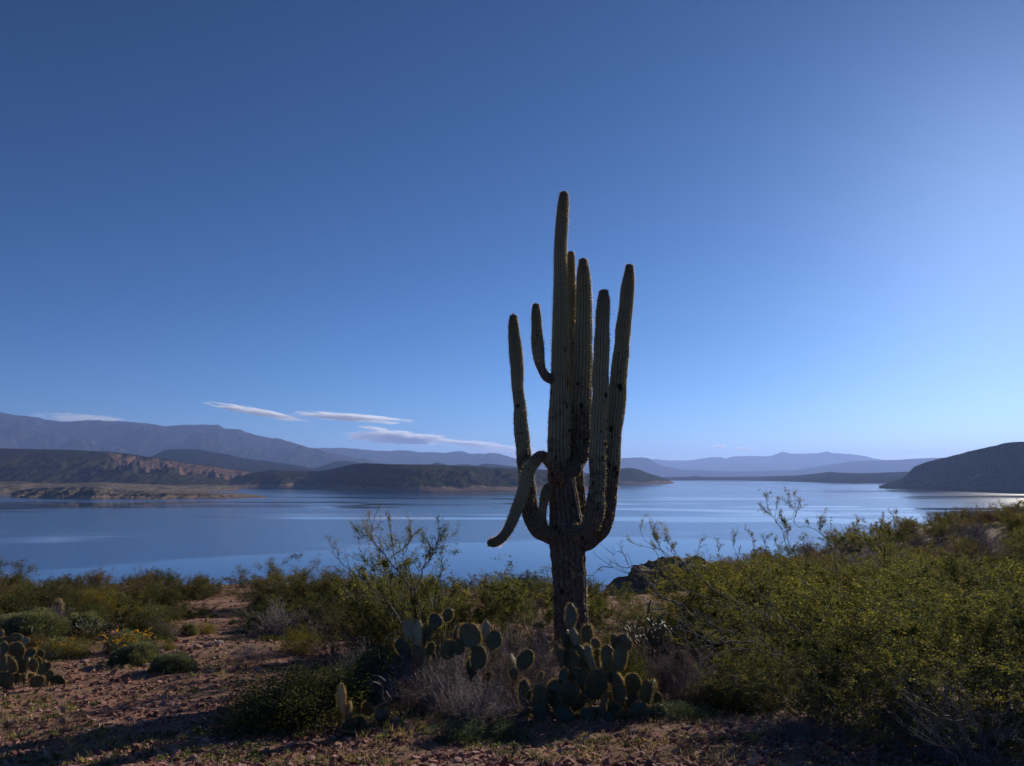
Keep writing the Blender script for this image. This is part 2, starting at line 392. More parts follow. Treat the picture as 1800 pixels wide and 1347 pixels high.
# ------------------------------------------------------------------ hills and mountains (real relief, own distance)
def hill(name, crest, shore, depth, back, mat, ncol=420, nrow=46, gul=0.25, gs=220.0, seed=1, prof=0.8, bare=None, jag=0.0, gdepth=3.0):
    """crest: photo outline [(px,py)], shore: [(px, distance)], depth: front slope length, back: rear slope length"""
    cx = np.array([c[0] for c in crest], float); cy = np.array([c[1] for c in crest], float)
    px = np.linspace(cx[0], cx[-1], ncol)
    py = np.interp(px, cx, cy)
    k = np.hanning(5 if jag > 5 else 9); k /= k.sum(); pys = np.convolve(np.pad(py, len(k) // 2, 'edge'), k, 'valid')
    D0 = np.interp(px, [s[0] for s in shore], [s[1] for s in shore])
    kk = np.hanning(91); kk /= kk.sum(); D0 = np.convolve(np.pad(D0, 45, 'edge'), kk, 'valid')
    Dc = D0 + depth
    u = (px - 900) / F; v = -(pys - 673.5) / F
    dy = CP - v * SP; dz = SP + v * CP; zc = Dc * dz / dy          # D measured along world Y
    az = np.arctan2(u, dy); arc = np.cumsum(np.r_[0, np.diff(az)]) * (Dc.mean())
    zc = zc + jag * fbm(arc / (gs * 0.25), arc * 0, o=4, seed=seed + 3)
    rows = []; bar = []
    base = WATER - 4
    for i in range(nrow):
        s = i / (nrow * 0.72)
        if s <= 1:
            D = D0 + depth * s; env = prof_f(s, prof); e = 4 * s * (1 - s)
        else:
            s2 = min(1.0, (s - 1) / (1 / 0.72 - 1)); D = Dc + back * s2; env = 1 - s2 ** 1.3; e = 0.5 * s2
        z = base + (zc - base) * env
        X = D * u / dy
        g = fbm(X / gs, D / (gs * gdepth), o=5, seed=seed, ridged=True)
        g2 = fbm(X / (gs * 0.22), D / (gs * 0.5), o=4, seed=seed + 11)
        amp = np.abs(zc - base) * (gul(px, s) if callable(gul) else gul)
        gg = g * 0.8 + g2 * 0.35 - 0.35
        if s > 0.62: gg = np.minimum(gg, 0)
        z = z + amp * e * gg
        if s > 1: z = np.minimum(z, zc)
        z = z + amp * 0.02 * g2 * (1 if s > 0.1 else 0)
        if i == 0: z = np.full_like(z, base)
        rows.append(np.stack([X, D, z], -1))
        bar.append(bare(px, s, g) if bare else np.zeros_like(px))
    V = np.stack(rows).reshape(-1, 3)
    me = mesh_np(name, V, [grid_faces(ncol, nrow)], True, [mat], {'bare': np.concatenate(bar)})
    return tag(link(name, me), kind='structure')
def prof_f(s, p): return s ** p

scrub = hill_mat('scrub hillside', (0.018, 0.021, 0.010), (0.060, 0.056, 0.028), (0.19, 0.14, 0.10))
scrub_tan = hill_mat('tan shoreline', (0.06, 0.055, 0.035), (0.14, 0.115, 0.075), (0.30, 0.24, 0.165), 6)
badl = hill_mat('badlands', (0.020, 0.022, 0.011), (0.058, 0.053, 0.028), (0.19, 0.115, 0.085), 7)
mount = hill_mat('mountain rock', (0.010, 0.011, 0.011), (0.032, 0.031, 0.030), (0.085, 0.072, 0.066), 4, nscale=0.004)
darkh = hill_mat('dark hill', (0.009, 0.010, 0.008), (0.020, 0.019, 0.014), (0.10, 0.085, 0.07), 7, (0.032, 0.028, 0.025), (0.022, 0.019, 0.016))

dark_right = hill_mat('backlit scrub hill', (0.004, 0.005, 0.004), (0.075, 0.066, 0.048), (0.30, 0.26, 0.21), 9, (0.020, 0.018, 0.016), (0.012, 0.011, 0.010), nscale=0.014)  # backlit shade of this hill is put into its dark colours
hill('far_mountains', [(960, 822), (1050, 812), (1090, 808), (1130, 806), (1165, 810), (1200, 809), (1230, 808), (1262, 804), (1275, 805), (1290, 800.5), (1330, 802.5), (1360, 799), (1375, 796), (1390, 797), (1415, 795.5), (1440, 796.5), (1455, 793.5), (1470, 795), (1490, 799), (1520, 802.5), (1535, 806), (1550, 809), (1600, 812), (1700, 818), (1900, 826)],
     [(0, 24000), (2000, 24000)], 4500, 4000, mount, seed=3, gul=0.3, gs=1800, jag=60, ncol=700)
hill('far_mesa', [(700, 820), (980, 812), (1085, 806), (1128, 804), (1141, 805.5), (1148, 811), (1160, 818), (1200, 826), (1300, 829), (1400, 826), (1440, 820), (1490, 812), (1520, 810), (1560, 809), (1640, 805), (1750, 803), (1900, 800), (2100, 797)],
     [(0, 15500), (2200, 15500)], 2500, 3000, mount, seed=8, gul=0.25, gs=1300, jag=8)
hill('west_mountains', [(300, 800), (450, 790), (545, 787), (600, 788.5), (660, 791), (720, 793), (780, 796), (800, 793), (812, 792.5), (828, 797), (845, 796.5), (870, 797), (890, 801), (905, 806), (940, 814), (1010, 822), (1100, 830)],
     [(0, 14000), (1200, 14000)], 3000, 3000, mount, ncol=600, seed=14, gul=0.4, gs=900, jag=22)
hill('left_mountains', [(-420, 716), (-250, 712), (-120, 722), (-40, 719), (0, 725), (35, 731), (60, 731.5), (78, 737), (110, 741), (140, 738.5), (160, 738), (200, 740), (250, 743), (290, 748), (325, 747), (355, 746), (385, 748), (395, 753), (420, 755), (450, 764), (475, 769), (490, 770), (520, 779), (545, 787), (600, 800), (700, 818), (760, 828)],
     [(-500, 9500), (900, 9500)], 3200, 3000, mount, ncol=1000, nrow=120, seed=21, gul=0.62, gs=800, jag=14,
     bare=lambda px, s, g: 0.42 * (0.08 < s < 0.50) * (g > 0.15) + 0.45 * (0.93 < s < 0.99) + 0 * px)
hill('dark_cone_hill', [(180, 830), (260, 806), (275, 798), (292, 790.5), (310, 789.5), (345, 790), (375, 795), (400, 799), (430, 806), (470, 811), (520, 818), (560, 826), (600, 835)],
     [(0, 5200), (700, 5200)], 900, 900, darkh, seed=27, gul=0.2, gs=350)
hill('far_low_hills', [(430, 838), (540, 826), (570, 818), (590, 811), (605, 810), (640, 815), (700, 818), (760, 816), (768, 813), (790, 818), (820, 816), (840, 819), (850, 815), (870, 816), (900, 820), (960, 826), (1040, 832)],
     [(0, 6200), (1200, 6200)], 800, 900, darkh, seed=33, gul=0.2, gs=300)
hill('badlands_hill', [(-420, 796), (-200, 790), (0, 788), (60, 789.5), (130, 791), (190, 794), (230, 798), (260, 803), (290, 806), (320, 813), (345, 815), (370, 817), (400, 824), (430, 826), (460, 832), (500, 828), (540, 834), (600, 842)],
     [(-500, 2900), (300, 2900), (600, 3300)], 700, 800, badl, ncol=1000, nrow=120, seed=41, gul=lambda px, s: 0.14 + 0.5 * ss(150, 230, px) * (1 - ss(500, 540, px)) * (0.45 < s), gs=75, prof=0.9, gdepth=5.0,
     bare=lambda px, s, g: np.where((px > 185 + 60 * (1 - s)) & (px < 520), 0.62 * (s > 0.55) * (s < 0.97), 0.0) * (px < 470) + 0.45 * (s < 0.14))
hill('middle_hill', [(370, 850), (400, 844), (440, 832), (480, 826), (510, 828), (560, 828), (590, 823), (615, 817), (640, 814), (660, 815), (690, 816), (740, 816.5), (790, 818), (840, 820), (900, 824), (960, 826), (1010, 832), (1060, 838)],
     [(300, 3000), (420, 3000), (560, 2850), (640, 2500), (700, 2300), (760, 2320), (900, 2500), (1000, 2700), (1100, 2900)], 420, 600, scrub, ncol=900, nrow=120, seed=52, gul=0.42, gs=190, prof=0.7, gdepth=1.6)
hill('point_hill', [(1000, 838), (1040, 832), (1075, 827), (1095, 823.5), (1108, 822.5), (1122, 825), (1140, 832), (1160, 838), (1175, 843), (1186, 849)],
     [(900, 4300), (1100, 4300), (1200, 4700)], 420, 400, scrub, seed=61, gul=0.15, gs=200, prof=0.7)
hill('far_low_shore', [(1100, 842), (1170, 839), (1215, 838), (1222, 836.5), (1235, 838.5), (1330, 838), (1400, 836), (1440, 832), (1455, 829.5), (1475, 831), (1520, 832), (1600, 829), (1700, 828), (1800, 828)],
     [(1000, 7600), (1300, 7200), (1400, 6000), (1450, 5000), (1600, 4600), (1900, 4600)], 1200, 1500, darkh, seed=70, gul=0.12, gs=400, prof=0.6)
hill('right_hill', [(1545, 856), (1565, 848), (1585, 842), (1596, 833), (1606, 822), (1625, 814), (1650, 807), (1690, 797), (1720, 791), (1745, 785), (1765, 780), (1800, 777), (1900, 768), (2050, 758), (2300, 775)],
     [(1500, 3050), (1545, 2950), (1800, 2250), (2100, 2200), (2400, 2200)], 240, 900, dark_right, ncol=900, nrow=110, seed=80, gul=0.22, gs=140, prof=0.8, jag=4, bare=lambda px, s, g: 0.75 * (np.abs(s - 0.30 - 0.0002 * (px - 1650) - 0.03 * noise(px / 22, px * 0, seed=4)) < 0.012) * (noise(px / 30, px * 0 + 3, seed=9) > 0.05))
hill('spit', [(20, 866), (40, 861), (60, 858.5), (90, 857.5), (120, 856), (150, 854.5), (175, 857), (200, 861), (240, 862.5), (300, 863.5), (350, 865), (390, 866), (430, 868.5), (470, 872)],
     [(0, 1760), (100, 1700), (300, 1640), (470, 1740)], 130, 160, scrub_tan, ncol=420, nrow=50, seed=91, gul=0.45, gs=40, prof=0.75, bare=lambda px, s, g: 0.55 * (s > 0.7) + 0 * px)
hill('mud_flats', [(-420, 848), (-100, 846), (0, 847), (40, 846), (60, 849), (120, 850), (180, 848), (240, 851), (300, 853), (380, 852), (420, 856)],
     [(-500, 2150), (0, 2150), (200, 2150), (430, 2500)], 300, 500, scrub_tan, ncol=300, nrow=50, seed=97, gul=0.3, gs=60, prof=0.8, bare=lambda px, s, g: 0.5 + 0 * px)

# ------------------------------------------------------------------ plant generators
class Seg:
    def __init__(s): s.a = []; s.b = []; s.ra = []; s.rb = []
    def add(s, a, b, ra, rb): s.a.append(a); s.b.append(b); s.ra.append(ra); s.rb.append(rb)
def tubes(seg, sides=3):
    a = np.array(seg.a); b = np.array(seg.b); ra = np.array(seg.ra); rb = np.array(seg.rb)
    d = b - a; d /= np.linalg.norm(d, axis=1, keepdims=True) + 1e-9
    ref = np.where(np.abs(d[:, 2:3]) > 0.8, np.array([[1.0, 0, 0]]), np.array([[0, 0, 1.0]]))
    p = np.cross(d, ref); p /= np.linalg.norm(p, axis=1, keepdims=True); q = np.cross(d, p)
    th = np.arange(sides) * 2 * np.pi / sides
    ring = np.cos(th)[None, :, None] * p[:, None] + np.sin(th)[None, :, None] * q[:, None]
    va = a[:, None] + ring * ra[:, None, None]; vb = b[:, None] + ring * rb[:, None, None]
    V = np.concatenate([va, vb], 1).reshape(-1, 3)
    n = len(a); o = np.arange(n)[:, None] * 2 * sides; j = np.arange(sides)[None]
    f = np.stack([o + j, o + (j + 1) % sides, o + sides + (j + 1) % sides, o + sides + j], -1).reshape(-1, 4)
    return V, f
def leaves(rng, pts, L, W, up=0.3, dirs=None):
    n = len(pts)
    d = rng.normal(size=(n, 3)) if dirs is None else dirs + rng.normal(size=(n, 3)) * 0.5
    d[:, 2] += up; d /= np.linalg.norm(d, axis=1, keepdims=True)
    r = rng.normal(size=(n, 3)); s = np.cross(d, r); s /= np.linalg.norm(s, axis=1, keepdims=True)
    l = L * rng.uniform(0.6, 1.3, (n, 1)); w_ = W * rng.uniform(0.6, 1.3, (n, 1))
    V = np.stack([pts, pts + d * l * 0.5 + s * w_ * 0.5, pts + d * l, pts + d * l * 0.5 - s * w_ * 0.5], 1).reshape(-1, 3)
    return V, np.arange(4 * n).reshape(-1, 4)
def spikes(rng, pts, nrm, L, W, spread=0.7):
    n = len(pts)
    d = nrm + rng.normal(size=(n, 3)) * spread; d /= np.linalg.norm(d, axis=1, keepdims=True)
    s = np.cross(d, rng.normal(size=(n, 3))); s /= np.linalg.norm(s, axis=1, keepdims=True)
    l = L * rng.uniform(0.5, 1.3, (n, 1))
    V = np.stack([pts - s * W / 2, pts + s * W / 2, pts + d * l], 1).reshape(-1, 3)
    return V, np.arange(3 * n).reshape(-1, 3)

def branch(rng, seg, p, d, L, r, level, cfg, tips):
    n = cfg['steps'][level]; st = L / n
    p = np.array(p, float); d = np.array(d, float)
    kids = cfg['kids'][level] if level < len(cfg['kids']) else 0
    ks = sorted(rng.uniform(cfg['from'][level] if kids else 0, 1.0, kids)) if kids else []
    ki = 0; rr = r
    for i in range(n):
        d = d + rng.normal(size=3) * cfg['wob'][level]; d[2] += cfg['rise'][level]; d /= np.linalg.norm(d)
        q = p + d * st; r2 = r * (1 - 0.75 * (i + 1) / n)
        seg.add(p, q, rr, r2)
        while ki < len(ks) and ks[ki] * n < i + 1:
            f = ks[ki] * n - i; o = p + (q - p) * f; ki += 1
            nd = d + rng.normal(size=3) * cfg['fork'][level]; nd /= np.linalg.norm(nd)
            branch(rng, seg, o, nd, L * cfg['ratio'][level] * rng.uniform(0.6, 1.25), max(rr * 0.6, cfg['rmin']), level + 1, cfg, tips)
        if level >= cfg['leaf_from']:
            tips.append((p, q))
        p = q; rr = r2
def shrub(name, seed, cfg, mat_stem, mat_leaf, nleaf=0, shell=False, L=0.012, W=0.006, flowers=0, up=0.3, jit=0.012, sides=3):
    """a shrub one metre high, root at the origin; returns (stem mesh, foliage mesh or None, flower mesh or None)"""
    rng = np.random.default_rng(seed); seg = Seg(); tips = []
    for i in range(cfg['stems']):
        az = rng.uniform(0, 2 * np.pi); t = cfg['lean'][0] + (cfg['lean'][1] - cfg['lean'][0]) * rng.uniform() ** cfg.get('lp', 0.7)
        d = np.array([math.sin(t) * math.cos(az), math.sin(t) * math.sin(az), math.cos(t)])
        if 'bias' in cfg: d = d + np.array(cfg['bias']); d /= np.linalg.norm(d)
        b = rng.normal(size=3) * cfg.get('root', 0.04); b[2] = -0.03
        branch(rng, seg, b, d, cfg['len'] * rng.uniform(0.7, 1.15), cfg['r'] * rng.uniform(0.6, 1.2), 0, cfg, tips)
    V, f = tubes(seg, sides); stem = mesh_np(name + ' stems', V, [f], True, [M[mat_stem]])
    fol = flo = None
    if nleaf:
        a = np.array([t[0] for t in tips]); b = np.array([t[1] for t in tips])
        wt = rng.exponential(1.0, len(a)) ** cfg.get('clump', 1.9) * (0.35 + np.clip(b[:, 2], 0, 1.2)); wt /= wt.sum()
        k = rng.choice(len(a), nleaf, p=wt); t = rng.uniform(0, 1, (nleaf, 1)) ** 0.6
        pts = a[k] * (1 - t) + b[k] * t + rng.normal(size=(nleaf, 3)) * jit
        pts[:, 2] = np.maximum(pts[:, 2], 0.01)
        dr = None
        if shell:
            dd = rng.normal(size=(nleaf, 3)); dd[:, 2] = np.abs(dd[:, 2]); dd /= np.linalg.norm(dd, axis=1, keepdims=True)
            rr_ = (1 - 0.45 * (shell / 0.2) ** 0.6 * rng.uniform(size=nleaf) ** 2.2) * (1 + shell * fbm(dd[:, 0] * 2.6 + seed, dd[:, 1] * 2.6, dd[:, 2] * 2.6, o=3, seed=seed))
            pts = dd * rr_[:, None] * np.array([0.6, 0.6, 0.9]); pts += rng.normal(size=pts.shape) * 0.06 * shell; dr = dd.copy()
        V, f = leaves(rng, pts, L, W, up, dr); fol = mesh_np(name + ' leaves', V, [f], False, [M[mat_leaf]])
    if flowers:
        a = np.array([t[1] for t in tips]); zs = np.argsort(-(a[:, 2] + rng.uniform(0, 0.5, len(a))))[:flowers * 2]
        k = rng.choice(zs, flowers); pts = np.repeat(a[k], 5, 0) + np.array([0, 0, 0.03]) + rng.normal(size=(flowers * 5, 3)) * 0.008
        V, f = leaves(rng, pts, 0.03, 0.024, 0.5); flo = mesh_np(name + ' flowers', V, [f], False, [M['flower']])
    return stem, fol, flo

CRE = dict(stems=20, lean=(0.05, 0.85), len=0.95, r=0.007, root=0.06, steps=(7, 4, 3), kids=(6, 5), wob=(0.09, 0.16, 0.2), rise=(0.03, 0.08, 0.06),
           fork=(0.42, 0.5), ratio=(0.42, 0.42), leaf_from=1, rmin=0.0012)

CRE['from'] = (0.25, 0.15)
DEN = dict(CRE, clump=1.1, stems=26, lean=(0.0, 1.25), lp=0.8, len=0.85, kids=(7, 5)); DEN['from'] = (0.1, 0.1)
OPEN = dict(CRE, stems=7, lean=(0.1, 0.65), len=1.05, r=0.014, kids=(8, 6), steps=(10, 6, 3), wob=(0.13, 0.2, 0.25), rise=(0.02, 0.06, 0.04)); OPEN['from'] = (0.2, 0.1)
DEAD = dict(CRE, stems=44, lean=(0.1, 1.3), len=0.85, r=0.008, rmin=0.0024, kids=(9, 6), wob=(0.14, 0.22, 0.3), rise=(0.0, 0.0, 0.0), fork=(0.55, 0.6)); DEAD['from'] = (0.1, 0.1)
MOUND = dict(CRE, stems=60, lean=(0.0, 1.45), lp=0.62, len=0.72, r=0.005, kids=(5, 3), wob=(0.06, 0.15, 0.2), rise=(0.0, 0.06, 0.06)); MOUND['from'] = (0.45, 0.2)
WISP = dict(CRE, stems=16, lean=(0.0, 0.5), len=1.0, r=0.004, kids=(3, 2), wob=(0.07, 0.12, 0.2)); WISP['from'] = (0.3, 0.2)

PROTO = {}
def proto(kind, n, *a, **k):
    PROTO[kind] = [shrub(kind, 100 * len(PROTO) + i, *a, **k) for i in range(n)]
    for ms in PROTO[kind]:                              # make each one exactly one metre high
        def co(m_):
            A = np.empty(len(m_.vertices) * 3, np.float32); m_.vertices.foreach_get('co', A); return A.reshape(-1, 3)
        A = co(ms[1] or ms[0]); hz = np.percentile(A[:, 2], 98.5); rr_ = np.percentile(np.abs(A[:, 0]), 96)
        for m_ in ms:
            if m_:
                B_ = co(m_) * np.array([0.62 / rr_, 0.62 / rr_, 1 / hz], np.float32); m_.vertices.foreach_set('co', B_.ravel()); m_.update()
HERO = dict(CRE, stems=30, kids=(7, 6)); 
proto('hero', 3, HERO, 'stem', 'creosote', nleaf=30000, L=0.017, W=0.010)
proto('creosote', 4, CRE, 'stem', 'creosote', nleaf=11000, L=0.028, W=0.015, jit=0.02)
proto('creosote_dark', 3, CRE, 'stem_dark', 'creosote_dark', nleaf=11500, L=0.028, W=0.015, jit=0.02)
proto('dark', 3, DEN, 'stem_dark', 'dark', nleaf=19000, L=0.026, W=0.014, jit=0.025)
proto('mesquite', 3, dict(DEN, stems=16), 'stem', 'mesquite', nleaf=17000, L=0.024, W=0.010, jit=0.025)
proto('brown', 2, DEN, 'twig_red', 'brown', nleaf=15000, L=0.024, W=0.010, jit=0.02)
proto('open', 2, OPEN, 'stem_dark', 'creosote', nleaf=14000, L=0.015, W=0.008, jit=0.014)
proto('dead', 3, DEAD, 'twig_grey', 'sage')
proto('dead_red', 2, DEAD, 'twig_red', 'sage')
proto('mound', 2, MOUND, 'stem', 'sage', nleaf=24000, L=0.065, W=0.014, shell=0.36, up=0.4)
proto('blue', 2, MOUND, 'stem_dark', 'blue', nleaf=8000, shell=0.7, L=0.050, W=0.020, jit=0.03)
proto('yellow', 2, MOUND, 'stem', 'yellowgreen', nleaf=11000, shell=0.75, L=0.045, W=0.012, jit=0.03)
proto('flowering', 2, MOUND, 'stem', 'sage', nleaf=10000, shell=0.4, L=0.05, W=0.018, jit=0.03, flowers=420)
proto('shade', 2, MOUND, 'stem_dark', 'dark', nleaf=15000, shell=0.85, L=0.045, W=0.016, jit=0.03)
proto('wisp', 2, WISP, 'twig_grey', 'straw', nleaf=900, L=0.02, W=0.006)

def put(kind, name, loc, h, label, cat='bush', group=None, v=0, wide=1.0, rz=None):
    rz = random.uniform(0, 6.28) if rz is None else rz
    st, fo, fl = PROTO[kind][v % len(PROTO[kind])]
    e = empty(name, loc, rz, (h * wide, h * wide, h)); tag(e, label, cat, group)
    link('stems' if fo else 'twigs', st, e)
    if fo: tag(link('foliage', fo, e), kind='stuff')
    if fl: tag(link('flowers', fl, e), kind='stuff')
    return e
def put_px(kind, name, bx, by, top, label, wpx=None, cat='bush', group=None, v=0, Y=None, rz=None):
    if Y is None: p = hit(bx, by)
    else: p = P(bx, by, Y); p.z = zg1(p.x, p.y)
    h = P(bx, top, p.y).z - p.z
    wide = 1.0
    if wpx: wide = (wpx * p.y / F) / (h * 1.3)
    p.z -= 0.02
    return put(kind, name, p, max(h, 0.1), label, cat, group, v, wide, rz)

# ------------------------------------------------------------------ saguaro
def catmull(P_, n):
    P_ = np.array(P_, float); Q = np.vstack([2 * P_[0] - P_[1], P_, 2 * P_[-1] - P_[-2]])
    seglen = np.linalg.norm(np.diff(P_[:, :3], axis=0), axis=1); tot = seglen.sum(); cum = np.r_[0, np.cumsum(seglen)]
    out = []
    for s in np.linspace(0, tot, n):
        i = min(np.searchsorted(cum, s, 'right') - 1, len(seglen) - 1); t = (s - cum[i]) / seglen[i]
        p0, p1, p2, p3 = Q[i], Q[i + 1], Q[i + 2], Q[i + 3]
        out.append(0.5 * ((2 * p1) + (-p0 + p2) * t + (2 * p0 - 5 * p1 + 4 * p2 - p3) * t * t + (-p0 + 3 * p1 - 3 * p2 + p3) * t ** 3))
    return np.array(out), tot
def ribbed(name, pts, parent, origin, nrib, age, seed, depth=0.16, step=0.02, spine_len=0.026, spn=5, mat='saguaro', spines=True, rnoise=0.05, cap=True):
    """pts: (x,y,z,r) world -> ribbed column; age: function(s, z) 0..1 corkiness"""
    pts = np.array(pts, float); pts[:, :3] -= np.array(origin)
    tot0 = np.linalg.norm(np.diff(pts[:, :3], axis=0), axis=1).sum()
    S, tot = catmull(pts, max(12, int(tot0 / step))); n = len(S)
    c = S[:, :3]; r = np.maximum(S[:, 3], 0.006)
    s = np.linspace(0, tot, n); endd = tot - s
    if name == 'arm': c = c + 0.006 * np.stack([noise(s * 4 + seed, s * 0, seed=seed + k) for k in range(3)], -1) * np.minimum(1, endd / 0.3)[:, None]
    if name == 'arm': r = r * (1 - 0.20 * np.exp(-((s - 0.30) / 0.10) ** 2)) * (1 + 0.045 * noise(s * 6.0 + seed, s * 0, seed=seed) * (s > 0.4) + 0.10 * np.exp(-((s - 0.62) / 0.22) ** 2))
    if cap: r = np.where(endd < 0.14, np.maximum(r, 0.80 * np.interp(0.14, endd[::-1], r[::-1])), r); R0 = r * 1.0; q_ = np.clip(1 - endd / R0, 0, 1); r = np.maximum(r * np.sqrt(1 - q_ ** 2.4), 0.006)
    t_ = np.gradient(c, axis=0); t_ /= np.linalg.norm(t_, axis=1, keepdims=True)
    u = np.zeros((n, 3)); ref = np.array([0.0, 1.0, 0.0]); u0 = np.cross(t_[0], ref)
    if np.linalg.norm(u0) < 0.1: u0 = np.cross(t_[0], np.array([1.0, 0, 0]))
    u[0] = u0 / np.linalg.norm(u0)
    for i in range(1, n):
        x = u[i - 1] - t_[i] * np.dot(u[i - 1], t_[i]); u[i] = x / np.linalg.norm(x)
    vv = np.cross(t_, u)
    nth = nrib * 6; th = np.arange(nth) * 2 * np.pi / nth
    ag = age(s / tot, c[:, 2] + origin[2])
    rib = np.abs(np.cos(nrib * th / 2)) ** 0.8
    ribv = np.broadcast_to(rib, (n, nth))
    dep = depth * (1 - 0.6 * ag)[:, None]
    ns = fbm(np.cos(th)[None] * 1.3 + s[:, None] * 0 + seed, np.sin(th)[None] * 1.3 + 0 * s[:, None], s[:, None] * 3.2, o=4, seed=seed)
    nf = fbm(np.cos(th)[None] * 7 + seed + 0 * s[:, None], np.sin(th)[None] * 7 + 0 * s[:, None], s[:, None] * 22, o=3, seed=seed + 9)
    rad = r[:, None] * (1 - dep + dep * ribv + (rnoise * (1 + 1.3 * ag))[:, None] * ns + rnoise * 0.8 * fbm(s * 3.1 + seed * 7, s * 0, o=3, seed=seed + 5)[:, None] + (0.02 + 0.05 * ag)[:, None] * nf)
    V = c[:, None] + rad[..., None] * (np.cos(th)[None, :, None] * u[:, None] + np.sin(th)[None, :, None] * vv[:, None])
    V2 = V.reshape(-1, 3)
    cap = len(V2); V2 = np.vstack([V2, c[-1:] + t_[-1:] * r[-1] * 0.3])
    f = grid_faces(nth, n, True); last = (n - 1) * nth; j = np.arange(nth)
    tri = np.stack([last + j, last + (j + 1) % nth, np.full(nth, cap)], -1)
    tp = np.clip(1 - endd / 0.9, 0, 1) ** 1.5
    at = {'tip': np.r_[np.repeat(tp, nth), 1.0], 'rib': np.r_[ribv.ravel(), 1.0], 'age': np.r_[np.repeat(ag, nth), ag[-1]]}
    me = mesh_np(name, V2, [f, tri], True, [M[mat]], at)
    o = link(name, me, parent)
    if spines:
        rng = np.random.default_rng(seed)
        rows = np.arange(2, n, max(1, int(0.03 / step + 0.5)))
        crest = np.arange(nrib) * 6
        pp = V[rows][:, crest]; nn = pp - c[rows][:, None]; nn /= np.linalg.norm(nn, axis=2, keepdims=True)
        keep = rng.uniform(0, 1, (len(rows), nrib)) > (ag[rows] * 0.75)[:, None]
        pp = pp[keep]; nn = nn[keep]; tg = np.broadcast_to(t_[rows][:, None], (len(rows), nrib, 3))[keep]; pp = pp + tg * rng.uniform(-0.014, 0.014, (len(pp), 1))
        V3, f3 = spikes(rng, np.repeat(pp, spn, 0), np.repeat(nn, spn, 0), spine_len * 1.15, 0.0036)
        tag(link('spines', mesh_np('spines', V3, [f3], False, [M['spine_gold']]), o), kind='stuff')
    return o
SY = 10.0
sag_base = P(1006, 1135, SY); sag_base.z = zg1(sag_base.x, SY) - 0.03
sag = empty('saguaro_cactus', sag_base)
tag(sag, 'tall many-armed saguaro cactus in shade, one arm curling down, rising above the lake', 'cactus')
def px_pts(lst, Y):
    o = []
    for q in lst:
        yy = SY + (q[3] if len(q) > 3 else Y)
        p = P(q[0], q[1], yy); o.append((p.x, p.y, p.z, q[2] * yy / F))
    return o
def age_trunk(s, z): return np.clip(1.05 - (z + 1.2) / 3.0, 0.0, 1.0)
def age_arm(s, z): return np.clip(0.95 - s * 1.25, 0.0, 1.0) * 0.8 + 0.1 * (s < 0.75)
trunk = [(1007, 1165, 33), (1006, 1130, 30), (1005, 1087, 28.5), (1001, 1032, 28.5), (999, 989, 31), (997, 941, 32), (993, 894, 26), (987, 846, 23), (983, 799, 21), (983.5, 739, 20), (983.5, 690, 17), (984, 658, 16), (984.5, 600, 15), (984.5, 550, 13.5), (985, 500, 12.4), (985, 440, 11.8), (987, 400, 11.4), (989, 370, 10.3), (991, 350, 9.0), (991, 341, 7.0), (991, 336, 3)]
o = sag_base
ribbed('trunk', px_pts(trunk, 0.0), sag, o, 18, age_trunk, 3, depth=0.22, rnoise=0.05)
